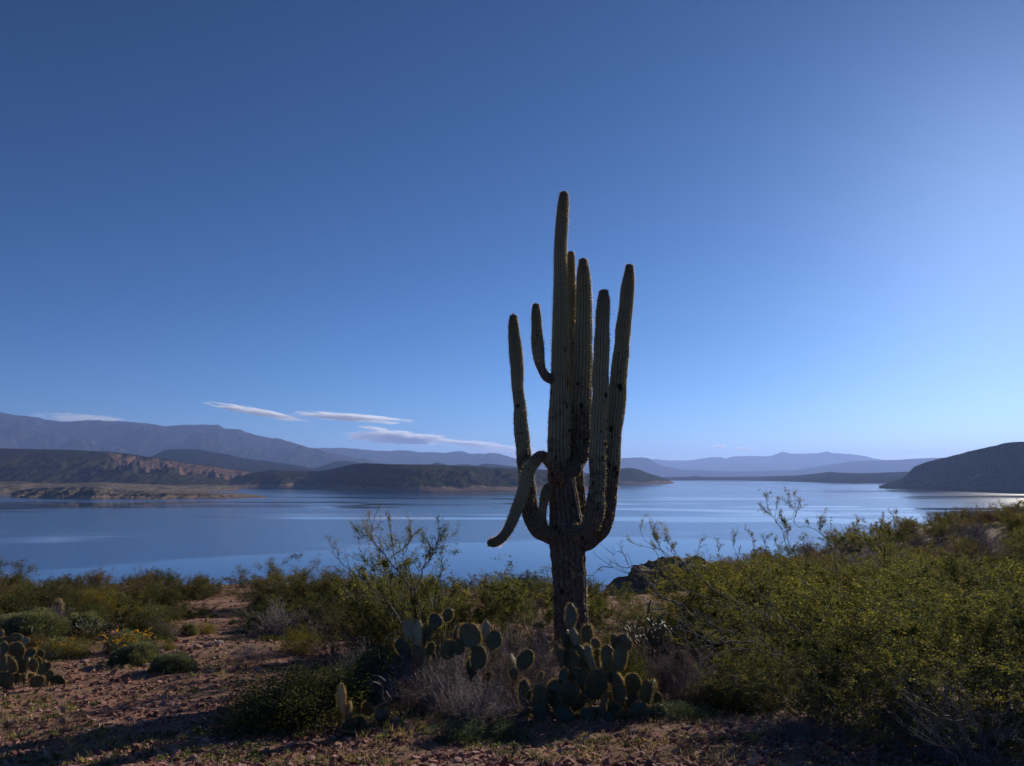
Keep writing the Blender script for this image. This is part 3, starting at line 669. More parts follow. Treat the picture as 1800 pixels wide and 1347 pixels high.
arms = {
 'A': [(992, 938, 15, 0), (975, 942, 17, -.12), (958, 938, 17, -.2), (943, 925, 15.5, -.2), (934, 905, 13.5, -.15), (931, 885, 13, -.1), (927, 858, 13.5, -.08), (923.5, 830, 13.5, -.05), (920, 800, 13, 0), (917, 760, 12.5, 0), (913.5, 720, 11.5, 0), (911, 690, 11, 0), (909, 660, 11.5, 0), (906.5, 625, 12, 0), (904.5, 595, 11, 0), (903, 572, 9.5, 0), (902.5, 559, 7, 0), (902.5, 552.5, 3, 0)],
 'B': [(992, 846, 12, -.05), (980, 838, 14, -.25), (973, 822, 12.5, -.34), (960, 806, 10, -.38), (950, 803, 10.5, -.38), (940, 811, 11.5, -.38), (929, 827, 12, -.36), (925, 847, 12.5, -.36), (918, 869, 12, -.36), (909, 893, 11.2, -.36), (901, 916, 11, -.38), (891, 935, 10, -.4), (879, 948, 9.6, -.42), (868, 954, 9, -.44), (859, 954, 6.5, -.45), (856, 953, 3, -.45)],
 'G': [(960, 932, 8, -.2), (952, 915, 10, -.24), (954, 896, 10, -.26), (957, 878, 9.5, -.26), (960, 863, 8.5, -.25), (962, 855, 6, -.25), (963, 851, 3, -.25)],
 'H': [(985, 668, 9, 0), (973, 667, 9.5, -.03), (962, 663, 9.5, -.06), (953, 650, 9.6, -.08), (947.5, 632, 10, -.08), (945, 605, 10, -.08), (943, 574, 9.2, -.08), (942, 552, 8, -.08), (942, 540, 6.5, -.08), (942, 533, 3, -.08)],
 'D': [(1002, 948, 10, .1), (1013, 928, 12, .25), (1016, 900, 12, .34), (1014, 860, 12, .38), (1012, 800, 12, .38), (1010, 720, 11, .38), (1008, 640, 10, .38), (1006, 560, 9.2, .38), (1004, 500, 8.2, .38), (1003, 460, 7.4, .38), (1003, 447, 6, .38), (1003, 441.5, 3, .38)],
 'C': [(990, 820, 12, .0), (1002, 826, 13.5, -.06), (1013, 820, 14.5, 0), (1019, 802, 15.5, .12), (1020, 770, 16.5, .2), (1020.5, 740, 17, .22), (1022, 690, 16.5, .22), (1025, 630, 15.5, .22), (1026, 560, 14.5, .22), (1026, 515, 13, .22), (1025.5, 485, 11.5, .22), (1025, 466, 8.5, .22), (1025, 456, 5.5, .22), (1025, 453.5, 3, .22)],
 'E': [(1000, 930, 13, -.1), (1014, 938, 16, -.25), (1030, 934, 16, -.32), (1041, 916, 14.5, -.34), (1046, 893, 13.5, -.34), (1049, 858, 13.5, -.32), (1051, 799, 14, -.3), (1053, 739, 14.5, -.28), (1055, 687, 14, -.28), (1057, 630, 13.3, -.28), (1059, 580, 12.5, -.28), (1060.5, 540, 11.5, -.28), (1061, 524, 10, -.28), (1061, 513, 7, -.28), (1061, 508.5, 3, -.28)],
 'F': [(1006, 946, 13, .0), (1025, 953, 15, .0), (1041, 949, 15, .02), (1055, 934, 14, .04), (1063.5, 912, 13.5, .05), (1069, 880, 13.5, .05), (1073, 840, 13.5, .05), (1077, 790, 13.5, .05), (1081, 739, 14, .05), (1086.5, 687, 14, .05), (1091, 630, 13.5, .05), (1095.5, 574, 12.8, .05), (1101, 530, 11.8, .05), (1104, 500, 10.5, .05), (1106, 480, 8.5, .05), (1106.5, 469, 6.5, .05), (1107, 464, 3, .05)],
}
arm_label = {'A': 'leftmost tall arm rising straight up', 'B': 'drooping arm that loops over and curls down to the left', 'G': 'short stubby arm', 'H': 'small upper left arm', 'D': 'slim arm behind the trunk', 'C': 'thick arm next to the trunk', 'E': 'front right arm', 'F': 'rightmost tall arm'}
for i, (k, a) in enumerate(arms.items()):
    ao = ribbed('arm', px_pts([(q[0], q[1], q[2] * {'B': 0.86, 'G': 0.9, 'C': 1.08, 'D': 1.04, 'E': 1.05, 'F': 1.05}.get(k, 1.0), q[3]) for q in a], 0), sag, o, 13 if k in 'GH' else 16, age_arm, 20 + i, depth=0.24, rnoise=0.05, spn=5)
    ao['label'] = arm_label[k]

# ------------------------------------------------------------------ small saguaros
def small_saguaro(bx, by, top, rpx, label, nr=14):
    p = hit(bx, by); Y = p.y; e = empty('young_saguaro', p)
    tag(e, label, 'cactus')
    pts = []
    for t, rr in ((-0.05, 0.85), (0.2, 0.95), (0.5, 1.0), (0.75, 1.0), (0.9, 0.85), (0.97, 0.55), (1.0, 0.2)):
        q = P(bx, by + (top - by) * t, Y); pts.append((q.x, Y, q.z, rpx * rr * Y / F))
    ribbed('trunk', pts, e, p, nr, lambda s, z: 0 * s, int(bx), mat='barrel', spine_len=0.06, step=0.03)
small_saguaro(104, 1088, 1054, 5.5, 'small young saguaro column among the bushes at far left')
small_saguaro(1178, 1092, 1060, 4.5, 'thin young saguaro column half hidden behind the tangled bush right of the big saguaro')

# ------------------------------------------------------------------ prickly pears
def pad_proto(seed):
    rng = np.random.default_rng(seed); nu, nv = 22, 15
    v = (1 - np.cos(np.linspace(0, np.pi, nv))) / 2; th = np.arange(nu) * 2 * np.pi / nu
    hw = 0.5 * np.maximum(1 - (2 * v ** (0.86) - 1) ** 2, 0) ** 0.5 * (0.80 + 0.26 * v); hw[0] = 0.10; hw[-1] = 0.02
    tk = 0.085 * np.sin(np.pi * (0.06 + 0.88 * v)) ** 0.5
    X = hw[:, None] * np.cos(th)[None]; Y = tk[:, None] * np.sin(th)[None]; Z = v[:, None] + 0 * th[None]
    Y = Y + 0.10 * np.sin(v[:, None] * 3 + seed) * (1 + 0.6 * X) + 0.16 * X * X * (1 if seed % 2 else -1)
    X = X * (1 + 0.13 * noise(X * 2.5 + seed, Z * 2.5, seed=seed)) + 0.10 * rng.normal() * (Z - 0.5) ** 2
    Z = Z + 0.10 * rng.normal() * X + 0.05 * noise(X * 4, Z * 4 + seed, seed=seed + 2) * (Z > 0.1)
    n = noise(X * 9, Z * 9, Y * 9, seed) * 0.008
    V = np.stack([X, Y + n, Z], -1)
    f = grid_faces(nu, nv, True)
    V2 = V.reshape(-1, 3)
    me = mesh_np('pad', V2, [f], True, [M['pad']])
    # spines: areoles on both faces, dense along the rim
    pts = []; nr = []
    for k in range(230):
        a = rng.uniform(0.08, 0.97); i = int(np.searchsorted(v, a)); i = min(i, nv - 1); j = rng.integers(0, nu)
        q = V[i, j] + rng.normal(size=3) * 0.012 * np.array([1, 0, 1]); pts.append(q); nr.append([math.cos(th[j]) * 0.4, math.sin(th[j]) * 1.0, 0.25])
    for k in range(190):
        a = rng.uniform(0.15, 1.0); s = 1 if rng.uniform() > 0.5 else -1
        x = np.interp(a, v, hw) * s; i = min(int(np.searchsorted(v, a)), nv - 1); j = 0 if s > 0 else nu // 2
        q = V[i, j].copy(); q[0] = x * 0.99; q[2] = a; pts.append(q); nr.append([s * 1.0, 0, 0.15 + 1.6 * max(0, a - 0.7) * 2])
    pts = np.repeat(np.array(pts), 3, 0); nr = np.repeat(np.array(nr), 3, 0)
    V3, f3 = spikes(rng, pts, nr, 0.13, 0.008, 0.6)
    sp = mesh_np('pad spines', V3, [f3], False, [M['spine']])
    return me, sp
PADS = [pad_proto(i) for i in range(7)]
def pear(name, label, pads, conv, Y, base_px, group=None, jitY=0.25, stems=()):
    b = P(*conv(*base_px), Y); b.z = zg1(b.x, b.y)
    e = empty(name, b); tag(e, label, 'cactus', group)
    for n_, pd in enumerate(pads):
        x0, y0, x1, y1, wz, yaw = pd[:6]; mt = pd[6] if len(pd) > 6 else 'pad'
        dY = pd[7] if len(pd) > 7 else random.uniform(-jitY, jitY)
        sc_ = abs(conv(1, 0)[0] - conv(0, 0)[0])
        A = P(*conv(x0, y0), Y + dY); B = P(*conv(x1, y1), Y + dY + random.uniform(-.05, .05))
        L = (B - A).length; W = 1.1 * wz * sc_ * (Y + dY) / F / max(0.38, math.cos(R(yaw)))
        W = min(W, L * 1.15) * random.uniform(0.88, 1.12)
        zax = (B - A).normalized(); xax = Vector((math.cos(R(yaw)), math.sin(R(yaw)) * (1 if n_ % 2 else -1), 0))
        yax = zax.cross(xax).normalized(); xax = yax.cross(zax).normalized()
        m = Matrix((xax, yax, zax)).transposed().to_4x4()
        me, sp = PADS[random.randrange(7)]
        p = link('pad', me, e); th = 0.5 * (W + L) * random.uniform(0.8, 1.1)
        p.matrix_local = Matrix.Translation(A - b) @ m @ Matrix.Diagonal((W, th, L, 1))
        if mt != 'pad': p.material_slots[0].link = 'OBJECT'; p.material_slots[0].material = M[mt]
        tag(link('spines', sp, p), kind='stuff')
    for st in stems:
        seg = Seg(); pr = None
        for (x, y, r) in st:
            q = P(*conv(x, y), Y) - b; q = np.array(q)
            if pr is not None: seg.add(pr[0], q, pr[1], r)
            pr = (q, r)
        V, f = tubes(seg, 7); link('woody_stem', mesh_np('woody stem', V, [f], True, [M['stem_dark']]), e)
    return e
z3 = lambda x, y: (840 + x / 3.642, 950 + y / 3.64)
z4 = lambda x, y: (560 + x / 4.3875, 1040 + y / 4.3875)
z5 = lambda x, y: (x / 3.671, 980 + y / 3.671)
def cp(cx, cy, w_, h_, yaw=15, tilt=0, mat='pad', dY=None):
    s, c = math.sin(R(tilt)), math.cos(R(tilt)); h2 = h_ / 2
    r = [cx - s * h2, cy + c * h2, cx + s * h2, cy - c * h2, w_, yaw, mat]
    if dY is not None: r.append(dY)
    return tuple(r)
pear('prickly_pear', 'big sprawling prickly pear clump at the foot of the tall saguaro', [
    (592, 565, 587, 408, 62, 65, 'pad', .5), (575, 700, 568, 565, 90, 40, 'pad', .45), (640, 705, 612, 562, 60, 62, 'pad_pale', .4), (705, 690, 702, 535, 78, 35, 'pad', .4),
    (748, 705, 756, 632, 62, 20, 'pad', .3), (768, 795, 765, 695, 66, 25, 'pad', .2), (722, 840, 728, 678, 50, 72, 'pad_pale', .1), (832, 838, 833, 668, 96, 12, 'pad', .1),
    (898, 838, 918, 668, 84, 12, 'pad', .05), (872, 692, 870, 597, 44, 45, 'pad', .1), (925, 705, 945, 603, 86, 15, 'pad', .12), (857, 915, 862, 825, 84, 25, 'pad', 0),
    (885, 1040, 888, 835, 60, 66, 'pad', -.1), (745, 1025, 765, 825, 122, 12, 'pad', -.05), (640, 925, 662, 820, 104, 30, 'pad', .1), (590, 1065, 582, 902, 124, 8, 'pad', -.1),
    (560, 965, 548, 818, 62, 50, 'pad', .1), (300, 1065, 308, 892, 92, 20, 'pad', .1), (382, 1160, 402, 918, 86, 15, 'pad', -.1), (425, 1200, 445, 1085, 110, 20, 'pad', -.2),
    (540, 1175, 560, 1058, 112, 8, 'pad', -.25), (640, 1220, 632, 1115, 116, 15, 'pad', -.2), (990, 978, 995, 850, 84, 10, 'pad', .0), (985, 1068, 985, 972, 140, 45, 'pad', -.05),
    (1068, 1045, 1075, 893, 62, 45, 'pad', 0), (1102, 1065, 1107, 898, 50, 70, 'pad', .05), (1035, 1160, 1052, 1040, 124, 15, 'pad', -.15), (1140, 1180, 1178, 1058, 116, 15, 'pad', -.15),
    (868, 1130, 885, 1035, 104, 20, 'pad', -.1), (930, 1185, 950, 1075, 112, 10, 'pad', -.2), (760, 1175, 772, 1065, 118, 20, 'pad', -.15), (800, 1085, 832, 978, 90, 55, 'pad_pale', -.1),
    (535, 815, 498, 655, 42, 74, 'pad', .2), (655, 790, 655, 670, 92, 20, 'pad', .2), (590, 830, 590, 700, 100, 28, 'pad', .2), (402, 905, 405, 835, 46, 30, 'pad_pale', .25),
    (480, 1065, 488, 955, 92, 20, 'pad', 0), (625, 1100, 660, 985, 84, 30, 'pad', -.1), (690, 1180, 700, 1080, 110, 35), (560, 1120, 520, 1010, 100, 25), (690, 1000, 700, 900, 100, 20, 'pad', .2), *[cp(x_, y_, 92, 105, 20 + (i_ * 37) % 40, (i_ * 53) % 50 - 25, 'pad', 0.12 + 0.05 * (i_ % 5)) for i_, (x_, y_) in enumerate([(350, 1010), (420, 1060), (520, 1120), (700, 1120), (610, 960), (800, 930), (850, 1060), (930, 980), (1000, 1100), (1090, 1120), (740, 900), (640, 860), (560, 900), (690, 760), (780, 760), (480, 940), (900, 1120), (1130, 1010)])],
    (310, 1180, 330, 1070, 100, 30), (820, 1190, 835, 1100, 110, 25), (700, 900, 712, 800, 84, 15, 'pad', .3), (610, 1000, 625, 880, 90, 20, 'pad', .25), (470, 1130, 500, 1030, 90, 40),
    (1085, 1200, 1095, 1110, 100, 30), (700, 690, 690, 600, 80, 50, 'pad', .5), (845, 1000, 830, 900, 90, 35, 'pad', .2), (940, 1090, 930, 1000, 90, 50)],
    z3, 6.25, (740, 1190))
pear('prickly_pear', 'upright prickly pear on a dark woody stem, topped by two round pads', [
    cp(655, 430, 135, 150, 20, -30), cp(697, 285, 92, 150, 45, -8, 'pad_pale', .05), cp(775, 330, 88, 210, 40, -6, 'pad_pale', 0), cp(790, 490, 118, 160, 25, -12, 'pad_brown', -.05),
    cp(832, 310, 80, 130, 30, 0), cp(900, 228, 102, 122, 10, 15), cp(996, 180, 84, 100, 12, 35), cp(866, 440, 60, 100, 40, 5), cp(560, 560, 80, 110, 30, 10, 'pad', .3), cp(375, 580, 60, 80, 50, 0, 'pad_pale', .3), cp(670, 600, 80, 90, 40, 10, 'pad', .2)],
    z4, 6.9, (850, 740), stems=[[(850, 740, .03), (820, 640, .035), (770, 560, .04), (710, 480, .035)], [(820, 640, .03), (800, 560, .03)], [(760, 560, .02), (660, 515, .014), (560, 500, .01)], [(800, 520, .03), (815, 380, .025), (865, 280, .018)]])
pear('prickly_pear', 'prickly pear with a large round pad, middle of the row left of the saguaro', [
    cp(1228, 510, 122, 200, 12, 4), cp(1008, 450, 112, 160, 15, 22), cp(1160, 335, 148, 188, 10, 2), cp(1100, 320, 90, 140, 35, 10), cp(1292, 300, 66, 145, 48, 5, 'pad_pale', -.05), cp(1352, 372, 128, 152, 10, 35), cp(1190, 590, 90, 160, 30, 10), cp(1085, 430, 80, 120, 40, 30), cp(1215, 330, 60, 150, 60, 5, 'pad_pale', 0.05)],
    z4, 6.8, (1180, 680), stems=[[(1180, 700, .03), (1200, 620, .03)]])
pear('prickly_pear', 'small prickly pear with one tilted dark pad beside a pale broken stub', [
    cp(1592, 525, 98, 165, 10, 22), cp(1488, 560, 40, 150, 65, -4, 'pad_pale'), cp(1505, 640, 60, 90, 30, 10), cp(1310, 660, 70, 80, 30, 0, 'pad', .1), cp(1215, 690, 60, 90, 45, 20)],
    z4, 6.9, (1500, 690))
pear('prickly_pear', 'yellowing prickly pear with an upright spiny pale pad and pads lying on the gravel', [
    cp(183, 830, 66, 225, 35, 3, 'pad_yellow', -.1), cp(240, 930, 40, 160, 60, -14, 'pad_brown'), cp(130, 1020, 165, 150, 20, -35), cp(300, 1010, 105, 100, 20, 40), cp(290, 1100, 95, 190, 45, 112, 'pad_yellow', -.15),
    cp(385, 1078, 80, 110, 30, 60, 'pad_pale', -.05), cp(110, 1165, 70, 180, 50, 85, 'pad_yellow', -.2), cp(440, 1158, 55, 200, 50, 84, 'pad_yellow', -.2), cp(375, 905, 110, 110, 25, 20), cp(480, 960, 70, 120, 50, -15, 'pad_brown'),
    cp(50, 1080, 140, 130, 30, -20), cp(230, 1040, 100, 120, 30, 10)],
    z4, 5.75, (240, 1150))
pear('prickly_pear', 'low spreading prickly pear at the left edge with many round dark pads', [
    cp(190, 625, 78, 82, 12, 5), cp(112, 595, 82, 100, 15, 0), cp(20, 590, 60, 90, 25, 0), cp(250, 622, 56, 60, 20, 20, 'pad', .1), cp(240, 662, 58, 60, 20, 0), cp(214, 695, 52, 90, 25, 8),
    cp(176, 712, 40, 118, 62, 0, 'pad_pale', -.1), cp(272, 712, 56, 100, 15, 5), cp(306, 708, 42, 70, 20, 10, 'pad', .05), cp(110, 785, 62, 72, 15, 0), cp(150, 785, 42, 78, 30, 5), cp(300, 798, 70, 88, 15, 5),
    cp(372, 802, 86, 78, 15, 30), cp(314, 755, 60, 58, 20, 0), cp(75, 838, 46, 66, 30, 10, 'pad_yellow', -.1), cp(165, 535, 52, 46, 20, 10, 'pad_pale'), cp(30, 700, 90, 110, 20, 0), cp(25, 790, 90, 100, 25, 10),
    cp(70, 690, 90, 110, 30, 5), cp(140, 650, 80, 90, 25, 0, 'pad', .1), cp(60, 640, 80, 90, 35, 0, 'pad', .15), cp(-30, 640, 90, 100, 20, 0), cp(-40, 760, 100, 120, 20, 0), cp(45, 560, 84, 100, 20, 10, 'pad', .2), cp(5, 515, 80, 90, 25, -10, 'pad', .25), cp(105, 530, 60, 80, 30, 15, 'pad', .25), cp(60, 740, 90, 110, 15, 5), cp(150, 700, 80, 95, 25, -8, 'pad', .2), cp(-20, 560, 90, 100, 20, 0, 'pad', .3), cp(240, 800, 70, 80, 25, 0), cp(200, 790, 70, 90, 30, 0, 'pad', .15)],
    z5, 7.3, (190, 850))
pear('prickly_pear', 'small upright prickly pear behind the left edge clump', [
    cp(80, 430, 36, 60, 25, -10), cp(115, 440, 34, 60, 30, 5), cp(153, 432, 22, 26, 20, 10, 'pad_pale'), cp(140, 462, 36, 55, 25, 10), cp(100, 475, 44, 56, 20, 0), cp(60, 460, 40, 54, 25, -10), cp(205, 470, 24, 40, 50, 20, 'pad_pale'), cp(125, 410, 26, 40, 20, 0)],
    z5, 11.2, (110, 505))

# ------------------------------------------------------------------ chollas
def cholla_proto(seed):
    rng = np.random.default_rng(seed); seg = Seg(); tips = []
    cfg = dict(steps=(6, 4, 3), kids=(6, 4), wob=(0.2, 0.25, 0.3), rise=(0.05, 0.08, 0.1), fork=(0.6, 0.6), ratio=(0.55, 0.55), leaf_from=0, rmin=0.018)
    cfg['from'] = (0.2, 0.1)
    for i in range(9):
        az = rng.uniform(0, 6.28); t = rng.uniform(0.1, 1.0)
        branch(rng, seg, rng.normal(size=3) * [0.08, 0.08, 0], [math.sin(t) * math.cos(az), math.sin(t) * math.sin(az), math.cos(t)], 0.85, 0.026, 0, cfg, tips)
    seg.rb = [max(r, 0.015) for r in seg.rb]; seg.ra = [max(r, 0.017) for r in seg.ra]
    V, f = tubes(seg, 6); st = mesh_np('cholla joints', V, [f], True, [M['barrel']])
    a = np.array([t[0] for t in tips]); b = np.array([t[1] for t in tips]); k = rng.integers(0, len(a), 7000); t = rng.uniform(0, 1, (7000, 1))
    nr = rng.normal(size=(7000, 3)); nr /= np.linalg.norm(nr, axis=1, keepdims=True)
    V, f = spikes(rng, a[k] * (1 - t) + b[k] * t + nr * 0.014, nr, 0.035, 0.003, 0.4)
    return st, mesh_np('cholla spines', V, [f], False, [M['spine_pale']])
CH = [cholla_proto(5), cholla_proto(6)]
def cholla(bx, by, top, wpx, label, v=0, Y=None):
    p = hit(bx, by) if Y is None else P(bx, by, Y); p.z = zg1(p.x, p.y)
    h = P(bx, top, p.y).z - p.z; wd = wpx * p.y / F / 1.4
    e = empty('cholla_cactus', p, random.uniform(0, 6), (wd, wd, h)); tag(e, label, 'cactus')
    j = link('joints', CH[v][0], e); tag(link('spines', CH[v][1], j), kind='stuff')
cholla(160, 1122, 1092, 70, 'low pale spiny cholla cactus at left, in front of the bush line')
cholla(262, 1106, 1073, 62, 'dark tangled cholla cactus left of the gravel path', 1)
cholla(1150, 1160, 1095, 130, 'tangled dark cholla cactus right of the big saguaro', 1)

# ------------------------------------------------------------------ bushes at measured places
def B(kind, bx, by, top, wpx, label, name=None, v=0, Y=None, cat='bush'):
    nm = name or {'hero': 'creosote_bush', 'creosote': 'creosote_bush', 'creosote_dark': 'creosote_bush', 'open': 'mesquite_shrub', 'mesquite': 'mesquite_shrub', 'dead': 'dead_shrub', 'dead_red': 'dead_shrub',
                  'mound': 'grey_green_shrub', 'blue': 'leafy_shrub', 'yellow': 'yellow_green_shrub', 'flowering': 'flowering_brittlebush', 'wisp': 'dry_stalk_plant', 'dark': 'evergreen_shrub', 'brown': 'brown_shrub', 'shade': 'low_evergreen_shrub'}[kind]
    return put_px(kind, nm, bx, by, top, label, wpx, cat, None, v, Y)
# left: line of bushes at the edge of the slope
B('mesquite', -25, 1085, 985, 150, 'pale feathery palo verde cut by the left edge of the picture', 'palo_verde', 0, 17)
B('dark', 85, 1082, 1046, 90, 'dark shrub with bare tips behind the small young saguaro', None, 0, 21)
B('dead', 92, 1072, 1026, 90, 'bare grey twiggy shrub sticking up above the far left bush line', None, 0, 23)
B('mesquite', 165, 1085, 1032, 110, 'olive bush between the small young saguaro and the big brown bush', None, 1, 22)
B('brown', 262, 1095, 1014, 150, 'widest rounded brown bush on the left, standing against the lake', None, 0, 19)
B('brown', 235, 1092, 1018, 110, 'brown bush merging into the left side of the widest brown bush', None, 1, 19.5)
B('mesquite', 300, 1092, 1022, 110, 'olive bush merging into the right side of the widest brown bush', None, 0, 18.5)
B('dark', 130, 1088, 1046, 110, 'dark bush right behind the small young saguaro', None, 1, 20)
B('dark', 345, 1082, 1026, 100, 'dark evergreen bush right of the big brown bush on the left', None, 1, 22)
B('mesquite', 418, 1068, 1008, 66, 'small airy bush at the end of the gravel path by the water', None, 2, 25)
B('dark', 40, 1110, 1068, 130, 'dark green bush low behind the left edge prickly pears', None, 2, 15)
B('creosote_dark', 110, 1120, 1078, 80, 'green bush left of the pale cholla', None, 1, 14)
B('dark', 338, 1108, 1064, 105, 'low wide dark olive bush beside the top of the gravel path', None, 2, 15.5)
B('brown', 215, 1120, 1078, 90, 'dull brown bush behind the yellow flowers left of the path', None, 1, 14)
B('dark', 320, 1068, 1040, 120, 'dark low bush behind the path bush', None, 0, 20)
B('mound', 332, 1116, 1095, 32, 'small rounded grey green bush highest beside the path', None, 0)
B('yellow', 362, 1112, 1092, 34, 'small yellow green bush touching the path on its left', None, 0)
B('dead', 288, 1126, 1092, 60, 'rounded dry grey bush above the two grey green mounds', None, 1)
B('yellow', 292, 1145, 1122, 38, 'small yellow green bush behind the two grey green mounds', None, 1)
B('flowering', 225, 1145, 1108, 80, 'flowering bush dotted yellow just behind the larger grey green mound', None, 0)
B('mound', 236, 1166, 1130, 76, 'larger rounded grey green mound bush beside the gravel', None, 1)
B('mound', 303, 1180, 1146, 70, 'smaller darker grey green mound bush on its right side', None, 0)
B('flowering', 98, 1156, 1120, 66, 'bright yellow flowering bush at far left behind the gravel', None, 1)
B('yellow', 138, 1154, 1120, 40, 'orange green low bush right of the yellow flowering bush', None, 1)
B('brown', 60, 1142, 1112, 60, 'small brown bush left of the yellow flowering bush', None, 0)
# middle left
B('mesquite', 500, 1110, 984, 165, 'tall brownish mesquite right of the path, its airy top against the lake', None, 0, 17)
B('mesquite', 592, 1110, 992, 150, 'second brownish mesquite, just left of the tall open shrub', None, 1, 16)
B('dark', 480, 1135, 1058, 150, 'dense dark bush at the foot of the tall brownish mesquite', None, 0, 12.5)
B('dark', 590, 1130, 1050, 130, 'dense dark green bush behind the yellowish low bush', None, 1, 12)
B('yellow', 528, 1148, 1100, 74, 'low yellowish bush right of the path beside dry stalks', None, 0)
B('wisp', 560, 1140, 1088, 46, 'tall pale dry stalks beside the low yellowish bush', None, 0, 9.5)
B('wisp', 445, 1146, 1112, 60, 'pale dry tuft on the gravel right of the path', None, 1)
B('dead', 435, 1160, 1132, 70, 'low grey dry tuft at the edge of the gravel', None, 0)
B('dead_red', 590, 1165, 1098, 90, 'reddish dry twiggy shrub left of the upright prickly pear', None, 0, 8.8)
B('dead', 620, 1185, 1125, 110, 'greyish dry twiggy shrub behind the dark brush', None, 2, 8.0)
B('blue', 660, 1205, 1140, 130, 'blue green leafy shrub behind the upright prickly pear', None, 0, 7.5)
B('dark', 650, 1150, 1065, 110, 'deep green bush under the tall open shrub', None, 2, 9.5)
B('open', 745, 1150, 935, 230, 'tall open shrub with thin yellow green sprays against the lake, left of the saguaro', None, 0, 8.8)
B('creosote', 700, 1150, 985, 200, 'leafy olive creosote filling the base of the tall open shrub', None, 1, 9.6)
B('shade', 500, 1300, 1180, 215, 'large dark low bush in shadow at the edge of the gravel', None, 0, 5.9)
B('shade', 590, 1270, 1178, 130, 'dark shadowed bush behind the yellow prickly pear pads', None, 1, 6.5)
B('yellow', 545, 1215, 1172, 90, 'olive low bush above the large shadowed bush', None, 1, 7.4)
# dry tangle between the prickly pears
B('dead', 790, 1235, 1120, 130, 'pale grey dry twig tangle between the two left prickly pears', None, 0, 7.2)
B('dead', 880, 1225, 1105, 120, 'pale grey dry twig tangle left of the small prickly pear', None, 1, 7.4)
B('dead_red', 760, 1290, 1190, 150, 'reddish brown dead brush heap below the upright prickly pear', 'dead_brush', 1, 6.3)
B('dead', 850, 1290, 1200, 150, 'grey dead brush heap below the small prickly pear', 'dead_brush', 2, 6.2)
B('dead_red', 900, 1245, 1140, 110, 'brown dead brush at the left of the large prickly pear clump', 'dead_brush', 0, 6.9)
B('dead', 690, 1270, 1180, 130, 'dark grey dead brush behind the yellowing prickly pear', 'dead_brush', 1, 6.6)
B('shade', 720, 1262, 1185, 150, 'dark leafy bush inside the brush heap', None, 0, 7.0)
B('blue', 805, 1302, 1262, 90, 'small green herb clump at the foot of the dead brush', None, 1)
B('blue', 880, 1298, 1262, 80, 'small shaded green clump left of the large prickly pear clump', None, 0)
B('dead', 950, 1215, 1110, 100, 'grey dry shrub just left of the saguaro foot', None, 0, 7.8)
for i_, (x, y, t_, w_, k_, lab) in enumerate([(735, 1235, 1150, 120, 'dead', 'grey twigs around the woody stem of the upright prickly pear'), (820, 1265, 1175, 150, 'dead', 'pale dead brush in the middle of the brush heap'),
        
        (1080, 1215, 1120, 130, 'shade', 'dark leafy bush behind the right pads of the large clump'), (800, 1190, 1110, 120, 'brown', 'brown shrub behind the round padded prickly pears'), (680, 1215, 1130, 120, 'shade', 'deep green bush left of the upright prickly pear')]):
    B(k_, x, y, t_, w_, lab, None, i_, (1.25 + 0) / ((math.tan(math.atan((y - 673.5) / F) - PITCH)) - 0.09))
# behind the saguaro
B('creosote', 800, 1120, 1042, 110, 'olive bush left of the middle background creosote', None, 0, 11)
B('creosote', 925, 1130, 1004, 170, 'tall feathery creosote directly left of the saguaro trunk', None, 2, 11.5)
B('creosote_dark', 870, 1130, 1030, 130, 'darker creosote behind the round topped prickly pears', None, 0, 12)
B('dark', 900, 1150, 1090, 150, 'dark low bush left of the saguaro foot', None, 0, 9.5)
B('creosote', 1060, 1130, 1026, 120, 'feathery creosote directly right of the saguaro trunk', None, 3, 12)
B('creosote', 1120, 1130, 1068, 120, 'bright olive creosote in front of the dark rock knoll', None, 0, 13)
B('creosote_dark', 990, 1120, 1060, 130, 'creosote hidden behind the saguaro trunk', None, 1, 12.5)
B('dead_red', 1085, 1160, 1085, 100, 'brown twiggy shrub right of the saguaro foot', None, 0, 9)
B('dead', 1130, 1215, 1140, 110, 'grey twig tangle right of the large prickly pear clump', None, 1, 8)
B('dead', 1215, 1225, 1130, 110, 'grey dead shrub around the withered stump', None, 2, 7.6)
B('dead_red', 1255, 1270, 1180, 110, 'dark dead shrub low at the left of the big creosotes', None, 1, 6.8)
B('shade', 1290, 1285, 1190, 140, 'dark green shrub under the left end of the big creosotes', None, 1, 6.5)
B('blue', 1200, 1262, 1232, 110, 'low shaded leafy herbs right of the large prickly pear clump', None, 1)
B('dead', 1205, 1240, 1150, 90, 'pale grey twigs in front of the withered stump', None, 2, 6.9)
B('dead_red', 1175, 1228, 1140, 80, 'brown twigs between the stump and the large prickly pear clump', None, 1, 7.2)
B('dead', 935, 1215, 1130, 130, 'grey dry brush left of the saguaro foot in front of the round green bush', None, 1, 7.5)
